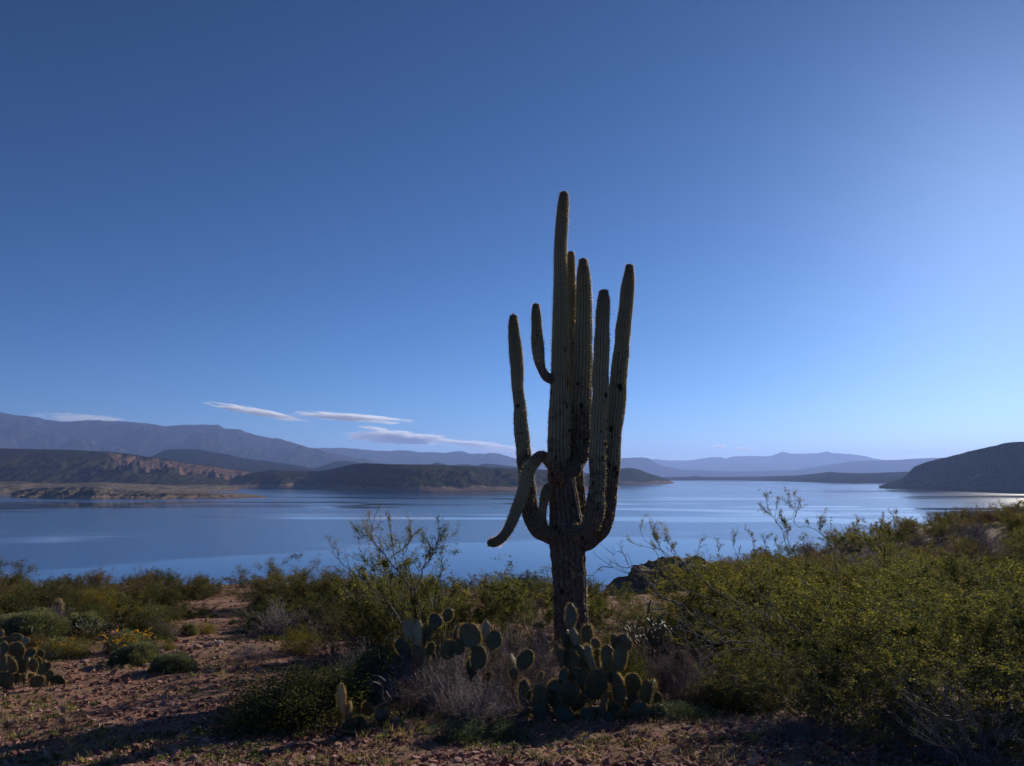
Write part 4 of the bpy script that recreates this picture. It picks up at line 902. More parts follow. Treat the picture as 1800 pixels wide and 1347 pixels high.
# large creosotes at right foreground
hero = [(1345, 1260, 1120, 190, 0, 6.8, 'low creosote bush at the left end of the big foreground creosotes'),
        (1450, 1300, 1105, 260, 1, 6.0, 'big foreground creosote with yellow green tips, second from the left'),
        (1640, 1330, 1010, 330, 2, 6.3, 'tallest foreground creosote, its rounded top in front of the dark scrub'),
        (1790, 1330, 1015, 300, 0, 6.4, 'foreground creosote cut by the right edge of the picture'),
        (1560, 1345, 1150, 260, 1, 5.3, 'nearest foreground creosote at the bottom right'),
        (1730, 1345, 1130, 270, 2, 5.2, 'nearest creosote in the bottom right corner'),
        (1920, 1345, 1080, 300, 1, 5.6, 'creosote mostly outside the frame on the right'),
        (1400, 1200, 1050, 230, 2, 8.6, 'creosote behind the low left one of the foreground group'),
        (1530, 1200, 1030, 250, 0, 8.4, 'creosote with long pale bare stems in the middle of the right scrub'),
        (1290, 1180, 1060, 200, 1, 9.6, 'sparse creosote right of the tangled cholla'),
        (1700, 1180, 1020, 260, 1, 9.2, 'creosote behind the tallest foreground creosote')]
for (x, by, top, wp, v, Y, lab) in hero: B('hero', x, by, top, wp, lab, None, v, Y)
B('dead', 1370, 1340, 1260, 170, 'grey dead twigs at the foot of the big foreground creosotes', None, 0, 5.6)
B('dead', 1680, 1360, 1210, 220, 'pale leaning dead stems under the tallest foreground creosote', None, 2, 4.9)
B('dead', 1420, 1345, 1270, 160, 'grey twiggy undergrowth at the bottom edge right of centre', None, 1, 5.5)
# hillside scrub on the right
rng = np.random.default_rng(77); placed = []
tries = 0
while len(placed) < 260 and tries < 16000:
    tries += 1
    Y = 10.5 + 32 * rng.uniform() ** 0.85; X = rng.uniform(0.15, 0.78) * Y
    if X < 2.6 or zg1(X, Y) < -5.2: continue
    sp = 0.72 + Y * 0.014
    if any((X - a) ** 2 + (Y - b) ** 2 < sp * sp for a, b in placed): continue
    placed.append((X, Y))
    k = rng.choice(['creosote', 'creosote', 'creosote', 'creosote_dark', 'creosote_dark', 'mesquite', 'dark', 'dead', 'brown'])
    if Y > 22: k = rng.choice(['creosote_dark', 'mesquite', 'mesquite', 'dead', 'brown', 'creosote', 'creosote_dark'])
    h = rng.uniform(0.65, 1.05) * (0.85 if Y > 26 else 1.05)
    info = {'creosote': ('creosote_bush', 'olive creosote bush in the dense scrub on the right hillside', 'olive creosote bushes on the right hillside'),
            'creosote_dark': ('creosote_bush', 'dull dark creosote bush in the scrub on the right hillside', 'dull creosote bushes on the right hillside'),
            'mesquite': ('mesquite_shrub', 'brownish mesquite shrub in the scrub on the right hillside', 'mesquite shrubs on the right hillside'),
            'dark': ('evergreen_shrub', 'dark evergreen shrub in the scrub on the right hillside', 'evergreen shrubs on the right hillside'),
            'dead': ('dead_shrub', 'leafless grey shrub in the scrub on the right hillside', 'leafless shrubs on the right hillside'),
            'brown': ('brown_shrub', 'brown dry shrub in the scrub on the right hillside', 'brown shrubs on the right hillside')}[str(k)]
    pq = 900 + X / Y * F
    tp_ = 673.5 - F * math.tan(math.atan((zg1(X, Y) + h) / Y) - PITCH)
    if 1085 < pq < 1235 and tp_ < 1066:
        h *= 0.42; tp_ = 673.5 - F * math.tan(math.atan((zg1(X, Y) + h) / Y) - PITCH)
        if tp_ < 1062: continue
    wh = ('close behind the big foreground creosotes' if Y < 16 else 'half way up the right slope' if Y < 26 else 'along the crest above the lake') + (', far right' if pq > 1600 else ', middle' if pq > 1300 else ', near the rock knoll')
    info = (info[0], info[1].split(' in the')[0] + ' ' + wh, None); info = (info[0], info[1], 'like bushes: ' + info[1])
    put(str(k), info[0], (X, Y, zg1(X, Y) - 0.03), h, info[1], 'bush', info[2], int(rng.integers(0, 4)), rng.uniform(0.95, 1.35))
# low bushes covering the ground left of the path and between path and saguaro
placed = []; tries = 0
while len(placed) < 95 and tries < 9000:
    tries += 1
    Y = rng.uniform(9.5, 18); X = rng.uniform(-0.70, 0.05) * Y
    px_ = 900 + X / Y * F
    if Y < 11.3 and px_ < 640: continue
    if px_ > 800: continue
    if 335 + (18 - Y) * -6 < px_ < 452 + (18 - Y) * 3: continue
    if any((X - a) ** 2 + (Y - b) ** 2 < 0.42 for a, b in placed): continue
    placed.append((X, Y)); k = str(rng.choice(['dark', 'mesquite', 'brown', 'creosote_dark', 'yellow', 'dead', 'mound', 'shade']))
    nm, adj = {'dark': ('evergreen_shrub', 'dark evergreen'), 'mesquite': ('mesquite_shrub', 'olive'), 'brown': ('brown_shrub', 'brown'), 'creosote_dark': ('creosote_bush', 'dull green'),
               'yellow': ('yellow_green_shrub', 'yellowish'), 'dead': ('dead_shrub', 'leafless grey'), 'mound': ('grey_green_shrub', 'grey green'), 'shade': ('low_evergreen_shrub', 'deep green')}[k]
    side = 'left of the gravel path' if px_ < 400 else 'between the gravel path and the saguaro'
    put(k, nm, (X, Y, zg1(X, Y) - 0.03), rng.uniform(0.22, 0.48) * (1 + 0.5 * (px_ > 470) * (k not in ('mound', 'yellow', 'shade'))), adj + ' low bush among the scrub ' + side, 'bush', adj + ' low bushes ' + side, int(rng.integers(0, 3)), rng.uniform(1.1, 1.7))
# far left slope fill
placed = []; tries = 0
while len(placed) < 100 and tries < 9000:
    tries += 1
    Y = rng.uniform(16, 28); X = rng.uniform(-0.72, 0.12) * Y
    px_ = 900 + X / Y * F
    if 350 + (Y - 14) * 3 < px_ < 450 or any((X - a) ** 2 + (Y - b) ** 2 < 0.75 for a, b in placed): continue
    placed.append((X, Y)); k = str(rng.choice(['dark', 'dark', 'mesquite', 'brown', 'brown', 'creosote_dark']))
    nm = {'dark': 'evergreen_shrub', 'mesquite': 'mesquite_shrub', 'brown': 'brown_shrub', 'creosote_dark': 'creosote_bush'}[k]
    put(k, nm, (X, Y, zg1(X, Y) - 0.03), rng.uniform(0.36, 0.6), {'dark': 'dark', 'mesquite': 'olive', 'brown': 'brown', 'creosote_dark': 'dull green'}[k] + ' low bush in the row along the far edge of the ground', 'bush',
        {'dark': 'dark', 'mesquite': 'olive', 'brown': 'brown', 'creosote_dark': 'dull green'}[k] + ' bushes along the far edge of the ground', int(rng.integers(0, 3)), rng.uniform(1.0, 1.4))

# ------------------------------------------------------------------ long bare branches of the creosotes over the water
def spray(name, label, lines, Y, leafy, base, r0=0.011, seed=1, lmat='creosote', nl=900, ls=0.016):
    rng = np.random.default_rng(seed); b = P(*base, Y); b.z = zg1(b.x, b.y)
    e = empty(name, b); tag(e, label, 'bush'); seg = Seg(); tips = []
    allp = []
    for L_ in lines:
        pts = np.array([tuple(P(x, y, Y + dy)) for (x, y, dy) in L_]) - np.array(b)
        if not any(np.linalg.norm(pts[0] - q) < 0.12 for q in allp): pts = np.vstack([[0, 0, -0.03], pts])
        allp += list(pts)
        S, tot = catmull(np.c_[pts, np.zeros(len(pts))], max(6, int(12 * len(pts) / 3))); S = S[:, :3]
        S += rng.normal(size=S.shape) * 0.006
        n = len(S); r1 = r0 * min(1, tot / 1.2 + .25)
        for i in range(n - 1):
            seg.add(S[i], S[i + 1], r1 * (1 - 0.8 * i / n), r1 * (1 - 0.8 * (i + 1) / n))
        cfg = dict(steps=(4, 3), kids=(3,), wob=(0.2, 0.25), rise=(0.09, 0.08), fork=(0.5,), ratio=(0.5,), leaf_from=0, rmin=0.0015); cfg['from'] = (0.2,)
        for k in range(leafy):
            i = int(n * (0.35 + 0.62 * (k + rng.uniform()) / leafy)); i = min(i, n - 2)
            d = S[i + 1] - S[i]; d /= np.linalg.norm(d); d = d + np.array([0, 0, 0.5]) + rng.normal(size=3) * 0.4; d /= np.linalg.norm(d)
            branch(rng, seg, S[i], d, rng.uniform(0.10, 0.26), 0.003, 0, cfg, tips)
    V, f = tubes(seg, 5); link('stems', mesh_np('stems', V, [f], True, [M['stem']]), e)
    if nl and tips:
        a = np.array([t[0] for t in tips]); c = np.array([t[1] for t in tips]); k = rng.integers(0, len(a), nl); t = rng.uniform(0, 1, (nl, 1)) ** 0.5
        V, f = leaves(rng, a[k] * (1 - t) + c[k] * t + rng.normal(size=(nl, 3)) * 0.01, ls, ls * 0.55, 0.3)
        tag(link('foliage', mesh_np('leaves', V, [f], False, [M[lmat]]), e), kind='stuff')
spray('creosote_bush', 'leafless creosote with long bare grey branches arching left over the water towards the saguaro',
      [[(1245, 1120, 0), (1205, 1068, 0), (1185, 1058, 0), (1160, 1048, 0), (1130, 1012, 0), (1105, 1008, 0), (1075, 995, 0), (1050, 978, 0), (1042, 970, 0)],
       [(1160, 1048, 0), (1145, 1025, .1), (1125, 1005, .1), (1112, 996, .1), (1100, 998, .1), (1080, 990, .1), (1065, 980, 0)],
       [(1078, 997, 0), (1060, 997, 0), (1050, 1003, 0), (1040, 1012, 0), (1031, 1018, 0)], [(1105, 995, .1), (1098, 978, .1), (1088, 970, 0), (1076, 975, 0)],
       [(1200, 1068, 0), (1165, 1050, -.1), (1130, 1038, -.1), (1100, 1040, -.1), (1080, 1052, -.1)]], 9.3, 3, (1260, 1150), 0.010, 5, 'creosote', 160)
spray('creosote_bush', 'creosote with leafy branches leaning left over the water above the dark rock knoll',
      [[(1400, 1140, 0), (1330, 1080, 0), (1260, 1040, 0), (1210, 1000, 0), (1180, 978, 0), (1150, 960, 0), (1130, 945, 0), (1125, 920, 0)],
       [(1330, 1080, 0), (1240, 1050, .1), (1190, 1030, .1), (1165, 995, .1), (1148, 965, .1), (1120, 960, .1)],
       [(1240, 1025, 0), (1222, 1000, 0), (1225, 970, 0), (1242, 955, 0)], [(1205, 995, 0), (1190, 975, 0), (1175, 955, 0), (1160, 945, 0)], [(1170, 980, 0), (1160, 962, 0), (1150, 940, 0)]], 9.8, 7, (1420, 1180), 0.009, 6, 'creosote', 2600, .018)
spray('creosote_bush', 'creosote with the highest leafy twigs standing out against the lake on the right',
      [[(1450, 1080, 0), (1400, 1000, 0), (1382, 960, 0), (1375, 930, 0), (1362, 912, 0), (1368, 885, 0)], [(1375, 930, 0), (1362, 915, 0), (1350, 893, 0)], [(1388, 965, 0), (1384, 935, 0), (1380, 918, 0)],
       [(1470, 1000, 0), (1450, 945, 0), (1420, 925, 0), (1405, 928, 0), (1392, 912, 0), (1400, 900, 0), (1412, 890, 0)], [(1395, 912, 0), (1400, 900, 0), (1388, 885, 0)], [(1450, 945, 0), (1440, 930, 0), (1448, 925, 0)]], 9.6, 5, (1460, 1120), 0.008, 7, 'creosote_dark', 2300, .018)
spray('creosote_bush', 'row of upright leafy creosote tips over the crest left of the highest twigs',
      [[(1310, 1060, 0), (1295, 980, 0), (1285, 940, 0)], [(1330, 1060, 0), (1325, 980, 0), (1320, 935, 0)], [(1350, 1060, 0), (1350, 980, 0), (1340, 945, 0)], [(1270, 1040, 0), (1268, 990, 0), (1262, 962, 0)], [(1380, 1040, 0), (1370, 975, 0), (1360, 945, 0)]], 13, 9, (1330, 1080), 0.008, 8, 'creosote_dark', 2600, .022)
spray('creosote_bush', 'leafy creosote rising to a sharp tip above the scrub crest on the right',
      [[(1560, 1040, 0), (1555, 970, 0), (1570, 930, 0), (1583, 908, 0)], [(1560, 1000, 0), (1540, 950, 0), (1535, 930, 0)], [(1555, 1000, 0), (1520, 950, 0), (1500, 928, 0)], [(1565, 960, 0), (1560, 935, 0), (1555, 922, 0)]], 13, 9, (1560, 1060), 0.01, 9, 'creosote', 3000, .024)
spray('dead_shrub', 'tangle of arching dark bare branches in front of the creosotes, right of the withered stump',
      [[(1420, 1190, 0), (1395, 1162, 0), (1360, 1143, 0), (1325, 1130, 0), (1295, 1112, 0), (1280, 1098, 0)], [(1360, 1143, 0), (1335, 1118, 0), (1318, 1092, 0), (1305, 1080, 0)], [(1325, 1130, 0), (1290, 1128, 0), (1255, 1133, 0), (1225, 1142, 0), (1200, 1138, 0)],
       [(1395, 1162, 0), (1352, 1150, .1), (1310, 1142, .1), (1262, 1148, .1), (1240, 1160, .1)], [(1380, 1155, 0), (1372, 1120, 0), (1350, 1095, 0), (1345, 1070, 0)], [(1295, 1112, 0), (1268, 1108, 0), (1245, 1118, 0), (1222, 1132, 0)], [(1255, 1133, 0), (1235, 1120, 0), (1210, 1112, 0), (1190, 1100, 0)], [(1270, 1130, 0), (1262, 1105, 0), (1240, 1090, 0)]],
      6.6, 7, (1430, 1240), 0.011, 15, 'creosote', 260, .014)
spray('creosote_bush', 'creosote with long straight pale stems crossing the middle of the right scrub',
      [[(1490, 1180, 0), (1450, 1150, 0), (1410, 1112, 0), (1380, 1092, 0), (1335, 1078, 0), (1300, 1058, 0), (1268, 1038, 0)], [(1450, 1150, 0), (1425, 1110, 0), (1408, 1085, 0), (1392, 1062, 0)], [(1410, 1112, 0), (1372, 1080, 0), (1340, 1050, 0), (1312, 1030, 0)], [(1500, 1130, 0), (1470, 1090, 0), (1445, 1060, 0), (1410, 1020, 0)], [(1470, 1160, 0), (1440, 1130, .05), (1400, 1108, .05), (1365, 1105, .05)]],
      6.7, 5, (1500, 1240), 0.009, 16, 'creosote', 1500, .016)
spray('dead_shrub', 'fan of pale dead stems leaning left at the bottom right under the creosotes',
      [[(1690, 1345, 0), (1650, 1300, 0), (1610, 1262, 0), (1570, 1232, 0)], [(1700, 1345, 0), (1668, 1290, 0), (1640, 1250, 0), (1600, 1215, 0)], [(1720, 1345, 0), (1700, 1300, 0), (1670, 1262, 0), (1640, 1240, 0)], [(1735, 1345, 0), (1725, 1300, 0), (1690, 1255, 0)], [(1760, 1345, 0), (1750, 1290, 0), (1770, 1250, 0), (1800, 1240, 0)], [(1740, 1340, 0), (1700, 1320, 0), (1650, 1310, 0), (1600, 1290, 0)]],
      4.45, 6, (1720, 1347), 0.0045, 17, 'creosote', 60, .012)
spray('mesquite_shrub', 'bare topped open shrub with long twigs reaching high over the lake left of the saguaro',
      [[(742, 1085, 0), (728, 1040, 0), (700, 1005, 0), (692, 970, 0), (686, 935, 0), (684, 903, 0)], [(700, 1005, 0), (672, 970, 0), (655, 950, 0), (652, 920, 0)], [(692, 975, 0), (715, 960, 0), (728, 940, 0)],
       [(730, 1045, 0), (745, 1000, 0), (765, 970, 0), (772, 940, 0)], [(715, 1110, 0), (690, 1070, 0), (650, 1030, 0), (610, 1000, 0), (580, 968, 0)], [(670, 970, 0), (650, 945, 0), (632, 938, 0)], [(745, 1000, 0), (756, 985, 0), (756, 962, 0)], [(700, 1010, 0), (660, 1000, 0), (640, 985, 0)]],
      8.6, 9, (745, 1150), 0.012, 11, 'creosote', 4600, .016)

# ------------------------------------------------------------------ rocks
def rock_mesh(seed, mat, sub=2, rough=0.28, flat=0.6):
    import bmesh
    bm = bmesh.new(); bmesh.ops.create_icosphere(bm, subdivisions=sub, radius=0.5)
    V = np.array([v.co[:] for v in bm.verts]); rng = np.random.default_rng(seed)
    for k in range(9):                                 # facet it with random planes
        n = rng.normal(size=3); n /= np.linalg.norm(n); d = rng.uniform(0.24, 0.42); h = V @ n
        V = V - np.where(h > d, (h - d) * 0.9, 0)[:, None] * n[None]
    V = V * (1 + rough * 0.3 * noise(V[:, 0] * 3 + seed, V[:, 1] * 3, V[:, 2] * 3, seed))[:, None]
    V[:, 2] *= flat
    for v, c in zip(bm.verts, V): v.co = c
    me = bpy.data.meshes.new('rock'); bm.to_mesh(me); bm.free(); me.materials.append(M[mat]); return me
RK = [rock_mesh(i, 'rock') for i in range(6)] + [rock_mesh(20 + i, 'rock_grey') for i in range(3)]
def rock(px_, py_, wpx, label, v=0, group=None, hs=1.0):
    p = hit(px_, py_); s = wpx * p.y / F
    o = link('rock', RK[v], None, (p.x, p.y, p.z + 0.1 * s)); o.scale = (s, s * 0.8, s * hs); o.rotation_euler = (random.uniform(-.2, .2), random.uniform(-.2, .2), random.uniform(0, 6.28))
    return tag(o, label, 'rock', group)
named = [(45, 1256, 20, 'red angular rock left of a paler one on the left gravel', 0), (68, 1252, 14, 'small pinkish rock beside the red angular rock at left', 2), (20, 1276, 24, 'flat dark red rock near the left edge', 1), (112, 1272, 24, 'dark flat rock alone in the middle of the left gravel', 3),
         (208, 1168, 20, 'pale block shaped rock at the foot of the larger grey green mound', 7), (257, 1172, 16, 'upright pale red rock between the two mounds', 4), (348, 1176, 14, 'reddish rock right of the smaller mound', 0), (385, 1134, 20, 'grey slab rock beside the path', 6), (366, 1138, 18, 'red rock left of the grey slab beside the path', 1),
         (345, 1142, 22, 'long low red rock beside the path', 5), (283, 1148, 18, 'brick red rock behind the mounds', 2), (428, 1198, 13, 'bright brick red stone on the right of the gravel', 4), (300, 1240, 20, 'reddish rock in the middle of the green flecked gravel', 0), (317, 1230, 14, 'small dark pointed rock on the gravel', 3),
         (630, 1340, 24, 'pinkish square rock at the bottom edge left of centre', 2), (548, 1340, 28, 'large red brown rock at the bottom edge', 1), (340, 1338, 24, 'red brown rock in the strip of sun at the bottom left', 5), (690, 1328, 14, 'small red cube like stone near the bottom edge', 0), (805, 1340, 22, 'low red rock at the bottom edge of the gravel', 4), (1207, 1340, 18, 'dark rounded rock at the bottom edge right of the gravel', 3), (1290, 1318, 22, 'reddish rock half in shade right of centre', 1), (1345, 1325, 22, 'dark red rock near the dead twigs at the bottom right', 0)]
for (x, y, w_, lab, v) in named: rock(x, y, w_, lab, v)
rng = np.random.default_rng(5)
for k in range(250):
    while True:
        x = rng.uniform(0, 1450); y = 1140 + 205 * rng.uniform() ** 0.8
        if x < 640 - (1347 - y) * 1.1 + 40 or y > 1295: break
    p = hit(x, y); s = rng.uniform(5, 13) * p.y / F * (0.7 + 0.3 * rng.uniform())
    v = int(rng.choice([0, 1, 2, 3, 4, 5, 0, 1, 2, 6, 7]))
    o = link('stone', RK[v], None, (p.x, p.y, p.z + 0.08 * s)); o.scale = (s, s * rng.uniform(.6, 1), s * rng.uniform(.6, 1.1)); o.rotation_euler = (rng.uniform(-.3, .3), rng.uniform(-.3, .3), rng.uniform(0, 6.28))
    if v < 6: tag(o, 'small angular reddish stone lying in the gravel', 'stone', 'small reddish stones in the gravel')
    else: tag(o, 'small greyish stone lying in the gravel', 'stone', 'small greyish stones in the gravel')

# gravel: uncountable pebbles
def scatter(rng, n, y0, y1, pw=2.2, xs=0.85):
    u = rng.uniform(0, 1, n); a = 1 - pw
    Y = (y0 ** a + u * (y1 ** a - y0 ** a)) ** (1 / a); X = rng.uniform(-xs, xs, n) * Y
    return X, Y
rng = np.random.default_rng(11)
n = 56000; X, Y = scatter(rng, n, 3.6, 22)
keep = ~((X > 1.6) & (Y > 5.6) & (rng.uniform(size=n) > .25)); X, Y = X[keep], Y[keep]; n = len(X)
s = np.minimum(rng.lognormal(math.log(0.0085), 0.52, n), 0.026) * (Y / 6) ** 0.45
cube = np.array([[x, y, z] for x in (-1, 1) for y in (-1, 1) for z in (-1, 1)], float)
cf = np.array([[0, 1, 3, 2], [4, 6, 7, 5], [0, 4, 5, 1], [2, 3, 7, 6], [0, 2, 6, 4], [1, 5, 7, 3]])
VV = cube[None] * rng.uniform(0.55, 1.0, (n, 8, 3)); VV[..., 2] *= 0.6
an = rng.uniform(0, 6.28, n); c_, s_ = np.cos(an), np.sin(an)
tl = rng.normal(0, 0.35, (n, 2))
x_, y_, z_ = VV[..., 0], VV[..., 1], VV[..., 2]
z_ = z_ + tl[:, :1] * x_ + tl[:, 1:] * y_
VV = np.stack([c_[:, None] * x_ - s_[:, None] * y_, s_[:, None] * x_ + c_[:, None] * y_, z_], -1) * s[:, None, None]
VV = VV + np.stack([X, Y, zg(X, Y) + 0.25 * s], -1)[:, None]
ff = (cf[None] + np.arange(n)[:, None, None] * 8).reshape(-1, 4)
tag(link('gravel', mesh_np('gravel', VV.reshape(-1, 3), [ff], False, [M['gravel']])), 'reddish brown gravel covering the ground in the foreground', 'gravel', kind='stuff')

# herbs: tiny plants in patches
def herbs(name, label, n, seed, L, W, mat, y0, y1, thr, xs=0.85, nl=7, cond=None, up=0.7):
    rng = np.random.default_rng(seed); X, Y = scatter(rng, n, y0, y1, 2.0, xs)
    m = fbm(X / 0.9, Y / 0.9, o=3, seed=seed) > thr
    if cond is not None: m &= cond(X, Y)
    X, Y = X[m], Y[m]; n = len(X)
    b = np.stack([X, Y, zg(X, Y) + 0.012], -1); b = np.repeat(b, nl, 0); sz = np.repeat(rng.uniform(0.5, 1.4, n), nl)
    b = b + rng.normal(size=b.shape) * np.array([1, 1, 0.25]) * 0.012 * sz[:, None]; b[:, 2] = np.maximum(b[:, 2], zg(b[:, 0], b[:, 1]) + 0.008)
    V, f = leaves(rng, b, L, W, up)
    tag(link(name, mesh_np(name, V, [f], False, [M[mat]])), label, 'herbs', kind='stuff')
gp = lambda X, Y: 900 + X / Y * F
herbs('hillside_grass', 'brownish dry grass and litter between the bushes of the right hillside', 26000, 41, 0.16, 0.010, 'brown', 9, 46, -0.5, nl=6, cond=lambda X, Y: (X > 0.13 * Y) & (X > 2.2), up=1.0)
herbs('slope_litter', 'dark twig litter and low growth between the bushes of the left bush line', 14000, 42, 0.10, 0.010, 'dark', 10.5, 30, -0.1, nl=6, cond=lambda X, Y: (X < 0.13 * Y) & ((900 + X / Y * F < 330) | (900 + X / Y * F > 470)), up=0.8)
herbs('ground_herbs', 'tiny pale green herbs scattered over the gravel', 8000, 3, 0.020, 0.009, 'herb', 4.8, 14, 0.05)
herbs('green_sprouts', 'brighter green sprouts in patches on the gravel and under the cactus clump', 2600, 14, 0.032, 0.016, 'herb', 5.4, 9, 0.15, up=1.0)
herbs('dry_grass', 'short dry straw coloured grass between the stones', 6500, 25, 0.05, 0.004, 'straw', 4.8, 20, 0.05, up=1.2)

# fallen pale sticks
def stick(pts, r, label, mat='twig_grey', Y=6.3):
    a = P(*pts[0], Y); e = np.array(a); seg = Seg(); pr = None
    for k, q in enumerate(pts):
        v = np.array(P(*q, Y + 0.05 * k)) - e; rr = r * (1 - 0.4 * k / len(pts))
        if pr is not None: seg.add(pr[0], v, pr[1], rr)
        pr = (v, rr)
    V, f = tubes(seg, 6); tag(link('fallen_stick', mesh_np('stick', V, [f], True, [M[mat]]), None, a), label, 'stick')
stick([(658, 1246), (672, 1238), (686, 1232)], 0.009, 'thick pale broken stick leaning in the dark brush, the upper one tilting right')
stick([(677, 1215), (682, 1222), (688, 1230)], 0.009, 'short pale broken stick tilting left in the dark brush')
stick([(652, 1186), (668, 1190), (677, 1197)], 0.007, 'thin pale curved stick high in the dark brush')
stick([(653, 1198), (661, 1200), (668, 1204)], 0.006, 'short thin pale stick below the curved one in the dark brush')

# withered stump
sp_ = P(1196, 1222, 7.4); sp_.z = zg1(sp_.x, sp_.y)
stump = empty('withered_cactus', sp_); tag(stump, 'dark withered drooping cactus stump right of the prickly pear clump', 'dead cactus')
rng = np.random.default_rng(4)
pts = [(1198, 1222, 4), (1196, 1205, 6), (1192, 1190, 7), (1192, 1175, 8.5), (1194, 1160, 9), (1195, 1148, 7), (1195, 1143, 4)]
pp = []
for (x, y, r) in pts: q = P(x, y, 7.4); pp.append((q.x, q.y, q.z, r * 7.4 / F))
M['wither'] = bark_mat('withered skin', (0.05, 0.038, 0.028), (0.16, 0.12, 0.09), 30)
ribbed('trunk', pp, stump, sp_, 11, lambda s, z: 0 * s + 0.5, 44, depth=0.3, step=0.012, mat='wither', spines=False, rnoise=0.2)
seg = Seg()
for k in range(520):
    x = 1176 + 36 * rng.uniform(); y = 1142 + 50 * rng.uniform(); q = np.array(P(x, y, 7.4 + rng.uniform(-.08, .08))) - np.array(sp_)
    q2 = q + np.array([rng.normal() * .02 + .02, rng.normal() * .02, -rng.uniform(.1, .22)]); seg.add(q, q2, .0016, .0008)
V, f = tubes(seg, 3); tag(link('dry_fibres', mesh_np('fibres', V, [f], True, [M['twig_red']]), stump), kind='stuff')

# dark rock knoll on the slope
def knoll():
    c = P(1165, 1058, 26.5); b = Vector((c.x + 0.8, 26.5, zg1(c.x + 0.8, 26.5) - 0.6))
    nu, nv = 120, 50
    th = np.linspace(0, 2 * np.pi, nu, endpoint=False)[None]; v = np.linspace(0.0, 1, nv)[:, None]
    ph = v * np.pi / 2
    rx, ry, rz_ = 2.3, 2.0, 1.30
    X = rx * np.cos(ph) * np.cos(th); Yy = ry * np.cos(ph) * np.sin(th); Z = rz_ * np.sin(ph) + 0 * th
    n = fbm(X * 1.1, Yy * 1.1, Z * 1.1, o=5, seed=8, ridged=True); k = 1 + 0.30 * n
    V = np.stack([X * k, Yy * k, Z * k], -1).reshape(-1, 3)
    me = mesh_np('knoll', V, [grid_faces(nu, nv, True)], False, [M['outcrop']])
    tag(link('rock_knoll', me, None, b), 'dark shaded rocky knoll above the water right of the saguaro', 'rock')
knoll()
# grass tufts on top of the knoll side
for i, (x, y, t_) in enumerate([(1150, 1050, 1036), (1172, 1042, 1022), (1200, 1032, 1010), (1230, 1030, 1000), (1262, 1022, 992)]):
    put_px('wisp' if i % 2 else 'yellow', 'dry_tuft', x, y, t_, 'straw coloured tuft on the crest of the rock knoll', 34, 'tuft', 'tufts on the rock knoll crest', i, 25.5)

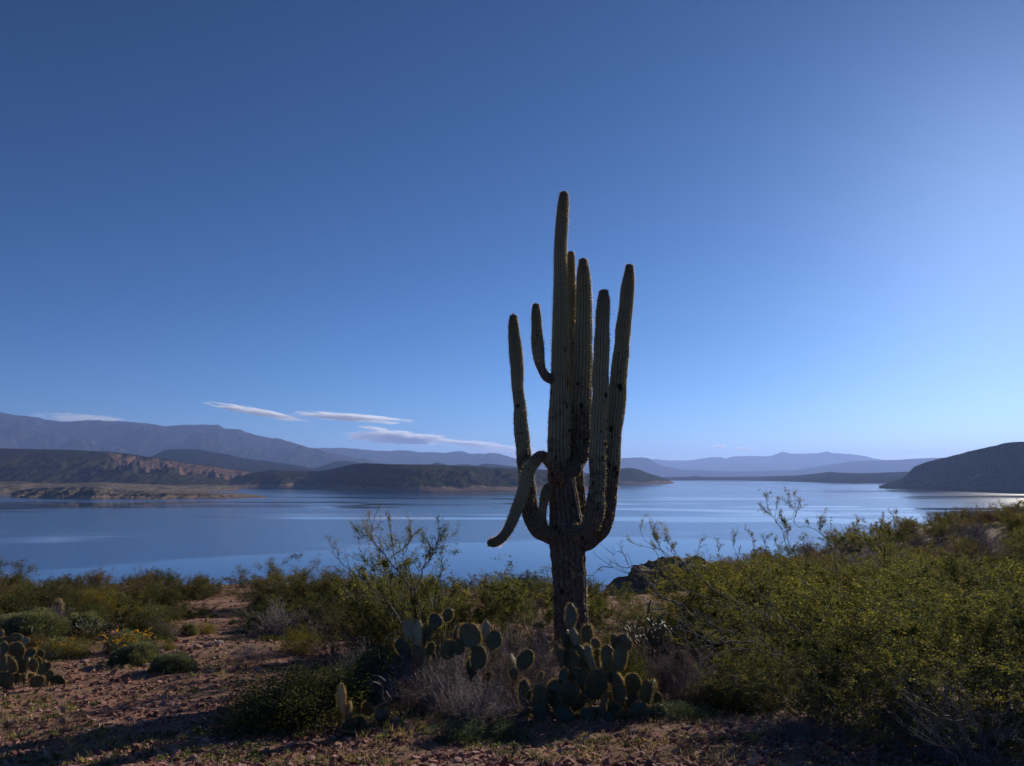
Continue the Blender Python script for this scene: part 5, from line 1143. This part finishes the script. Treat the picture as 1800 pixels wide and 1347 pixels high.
# ------------------------------------------------------------------ clouds: thin real volumes far outside the haze
def cloud(name, label, x0, y0, x1, y1, hpx, dens, seed, dist=90000, tilt=0):
    A = P(x0, y0, dist); Bv = P(x1, y1, dist); c = (A + Bv) / 2; L = (Bv - A).length / 2; h = hpx * dist / F / 2
    nu, nv = 48, 20
    th = np.linspace(0, 2 * np.pi, nu, endpoint=False)[None]; ph = np.linspace(-np.pi / 2, np.pi / 2, nv)[:, None]
    V = np.stack([np.cos(ph) * np.cos(th), np.cos(ph) * np.sin(th), np.sin(ph) + 0 * th], -1).reshape(-1, 3)
    m, t = newmat('thin cloud ' + str(seed))
    tc = N(t, 'ShaderNodeTexCoord')
    ln = N(t, 'ShaderNodeVectorMath', operation='LENGTH'); t.links.new(tc.outputs['Object'], ln.inputs[0])
    v = vmap(t, (1.9 * L / 9000, 1.2, 1.25)); v.node.inputs['Location'].default_value = (seed * 3.7, seed * 1.9, 0); nn = tnoise(t, 1.5, 9, 0.66, v, 1.1)
    d = mth(t, 'SUBTRACT', mth(t, 'MULTIPLY', nn, 2.6), mth(t, 'ADD', mth(t, 'MULTIPLY', mth(t, 'POWER', ln.outputs['Value'], 1.6), 0.85), 0.86))
    d = mth(t, 'MULTIPLY', mth(t, 'MAXIMUM', d, 0.0), dens)
    pv = N(t, 'ShaderNodeVolumePrincipled'); pv.inputs['Color'].default_value = (1, 1, 1, 1); pv.inputs['Anisotropy'].default_value = 0.35
    t.links.new(d, pv.inputs['Density'])
    o_ = N(t, 'ShaderNodeOutputMaterial'); t.links.new(pv.outputs[0], o_.inputs['Volume'])
    me = mesh_np(name, V, [grid_faces(nu, nv, True)], True, [m])
    o = link(name, me, None, c); o.scale = (L, 2500, h)
    o.rotation_euler = (0, math.atan2(A.z - Bv.z, Bv.x - A.x), 0)
    return tag(o, label, 'cloud', kind='structure')
CL = [('cloud', 'thin white cloud streak slanting down, highest and leftmost above the mountains', 340, 704, 560, 744, 17, 0.013, 1),
      ('cloud', 'long flat cloud streak continuing right from the highest leftmost one', 480, 724, 755, 744, 19, 0.011, 6),
      ('cloud', 'brightest flat white cloud low over the mountains left of the saguaro', 585, 764, 830, 777, 32, 0.015, 2),
      ('cloud', 'thin tail trailing right of the brightest flat cloud', 730, 770, 930, 790, 16, 0.008, 7),
      ('cloud', 'tiny thin cloud sliver just above the brightest flat cloud', 618, 749, 692, 757, 8, 0.0060, 8),
      ('cloud', 'faint thin wisp behind the crest of the left mountains', 20, 730, 270, 742, 26, 0.0014, 3),
      ('cloud', 'low pale cloud bank on the horizon just left of the saguaro', 770, 784, 1010, 803, 30, 0.0026, 4),
      ('cloud', 'tiny white cloud fleck over the distant mountains right of the saguaro', 1248, 783, 1280, 787, 6, 0.012, 5),
      ('cloud', 'pair of tiny cloud flecks farther right over the distant mountains', 1292, 787, 1320, 793, 7, 0.012, 10)]
for a in CL: cloud(*a)

# ------------------------------------------------------------------ haze
def haze():
    x0, x1, y0, y1, z0, z1 = -48000, 48000, -3000, 42000, -56, 1200
    V = np.array([[x, y, z] for x in (x0, x1) for y in (y0, y1) for z in (z0, z1)], float)
    m, t = newmat('haze air')
    pv = N(t, 'ShaderNodeVolumePrincipled'); pv.inputs['Color'].default_value = (0.36, 0.52, 1.0, 1); pv.inputs['Density'].default_value = 4.2e-5
    pv.inputs['Anisotropy'].default_value = 0.25
    o_ = N(t, 'ShaderNodeOutputMaterial'); t.links.new(pv.outputs[0], o_.inputs['Volume'])
    me = mesh_np('haze', V, [cf], False, [m]); tag(link('haze', me), kind='stuff')
haze()
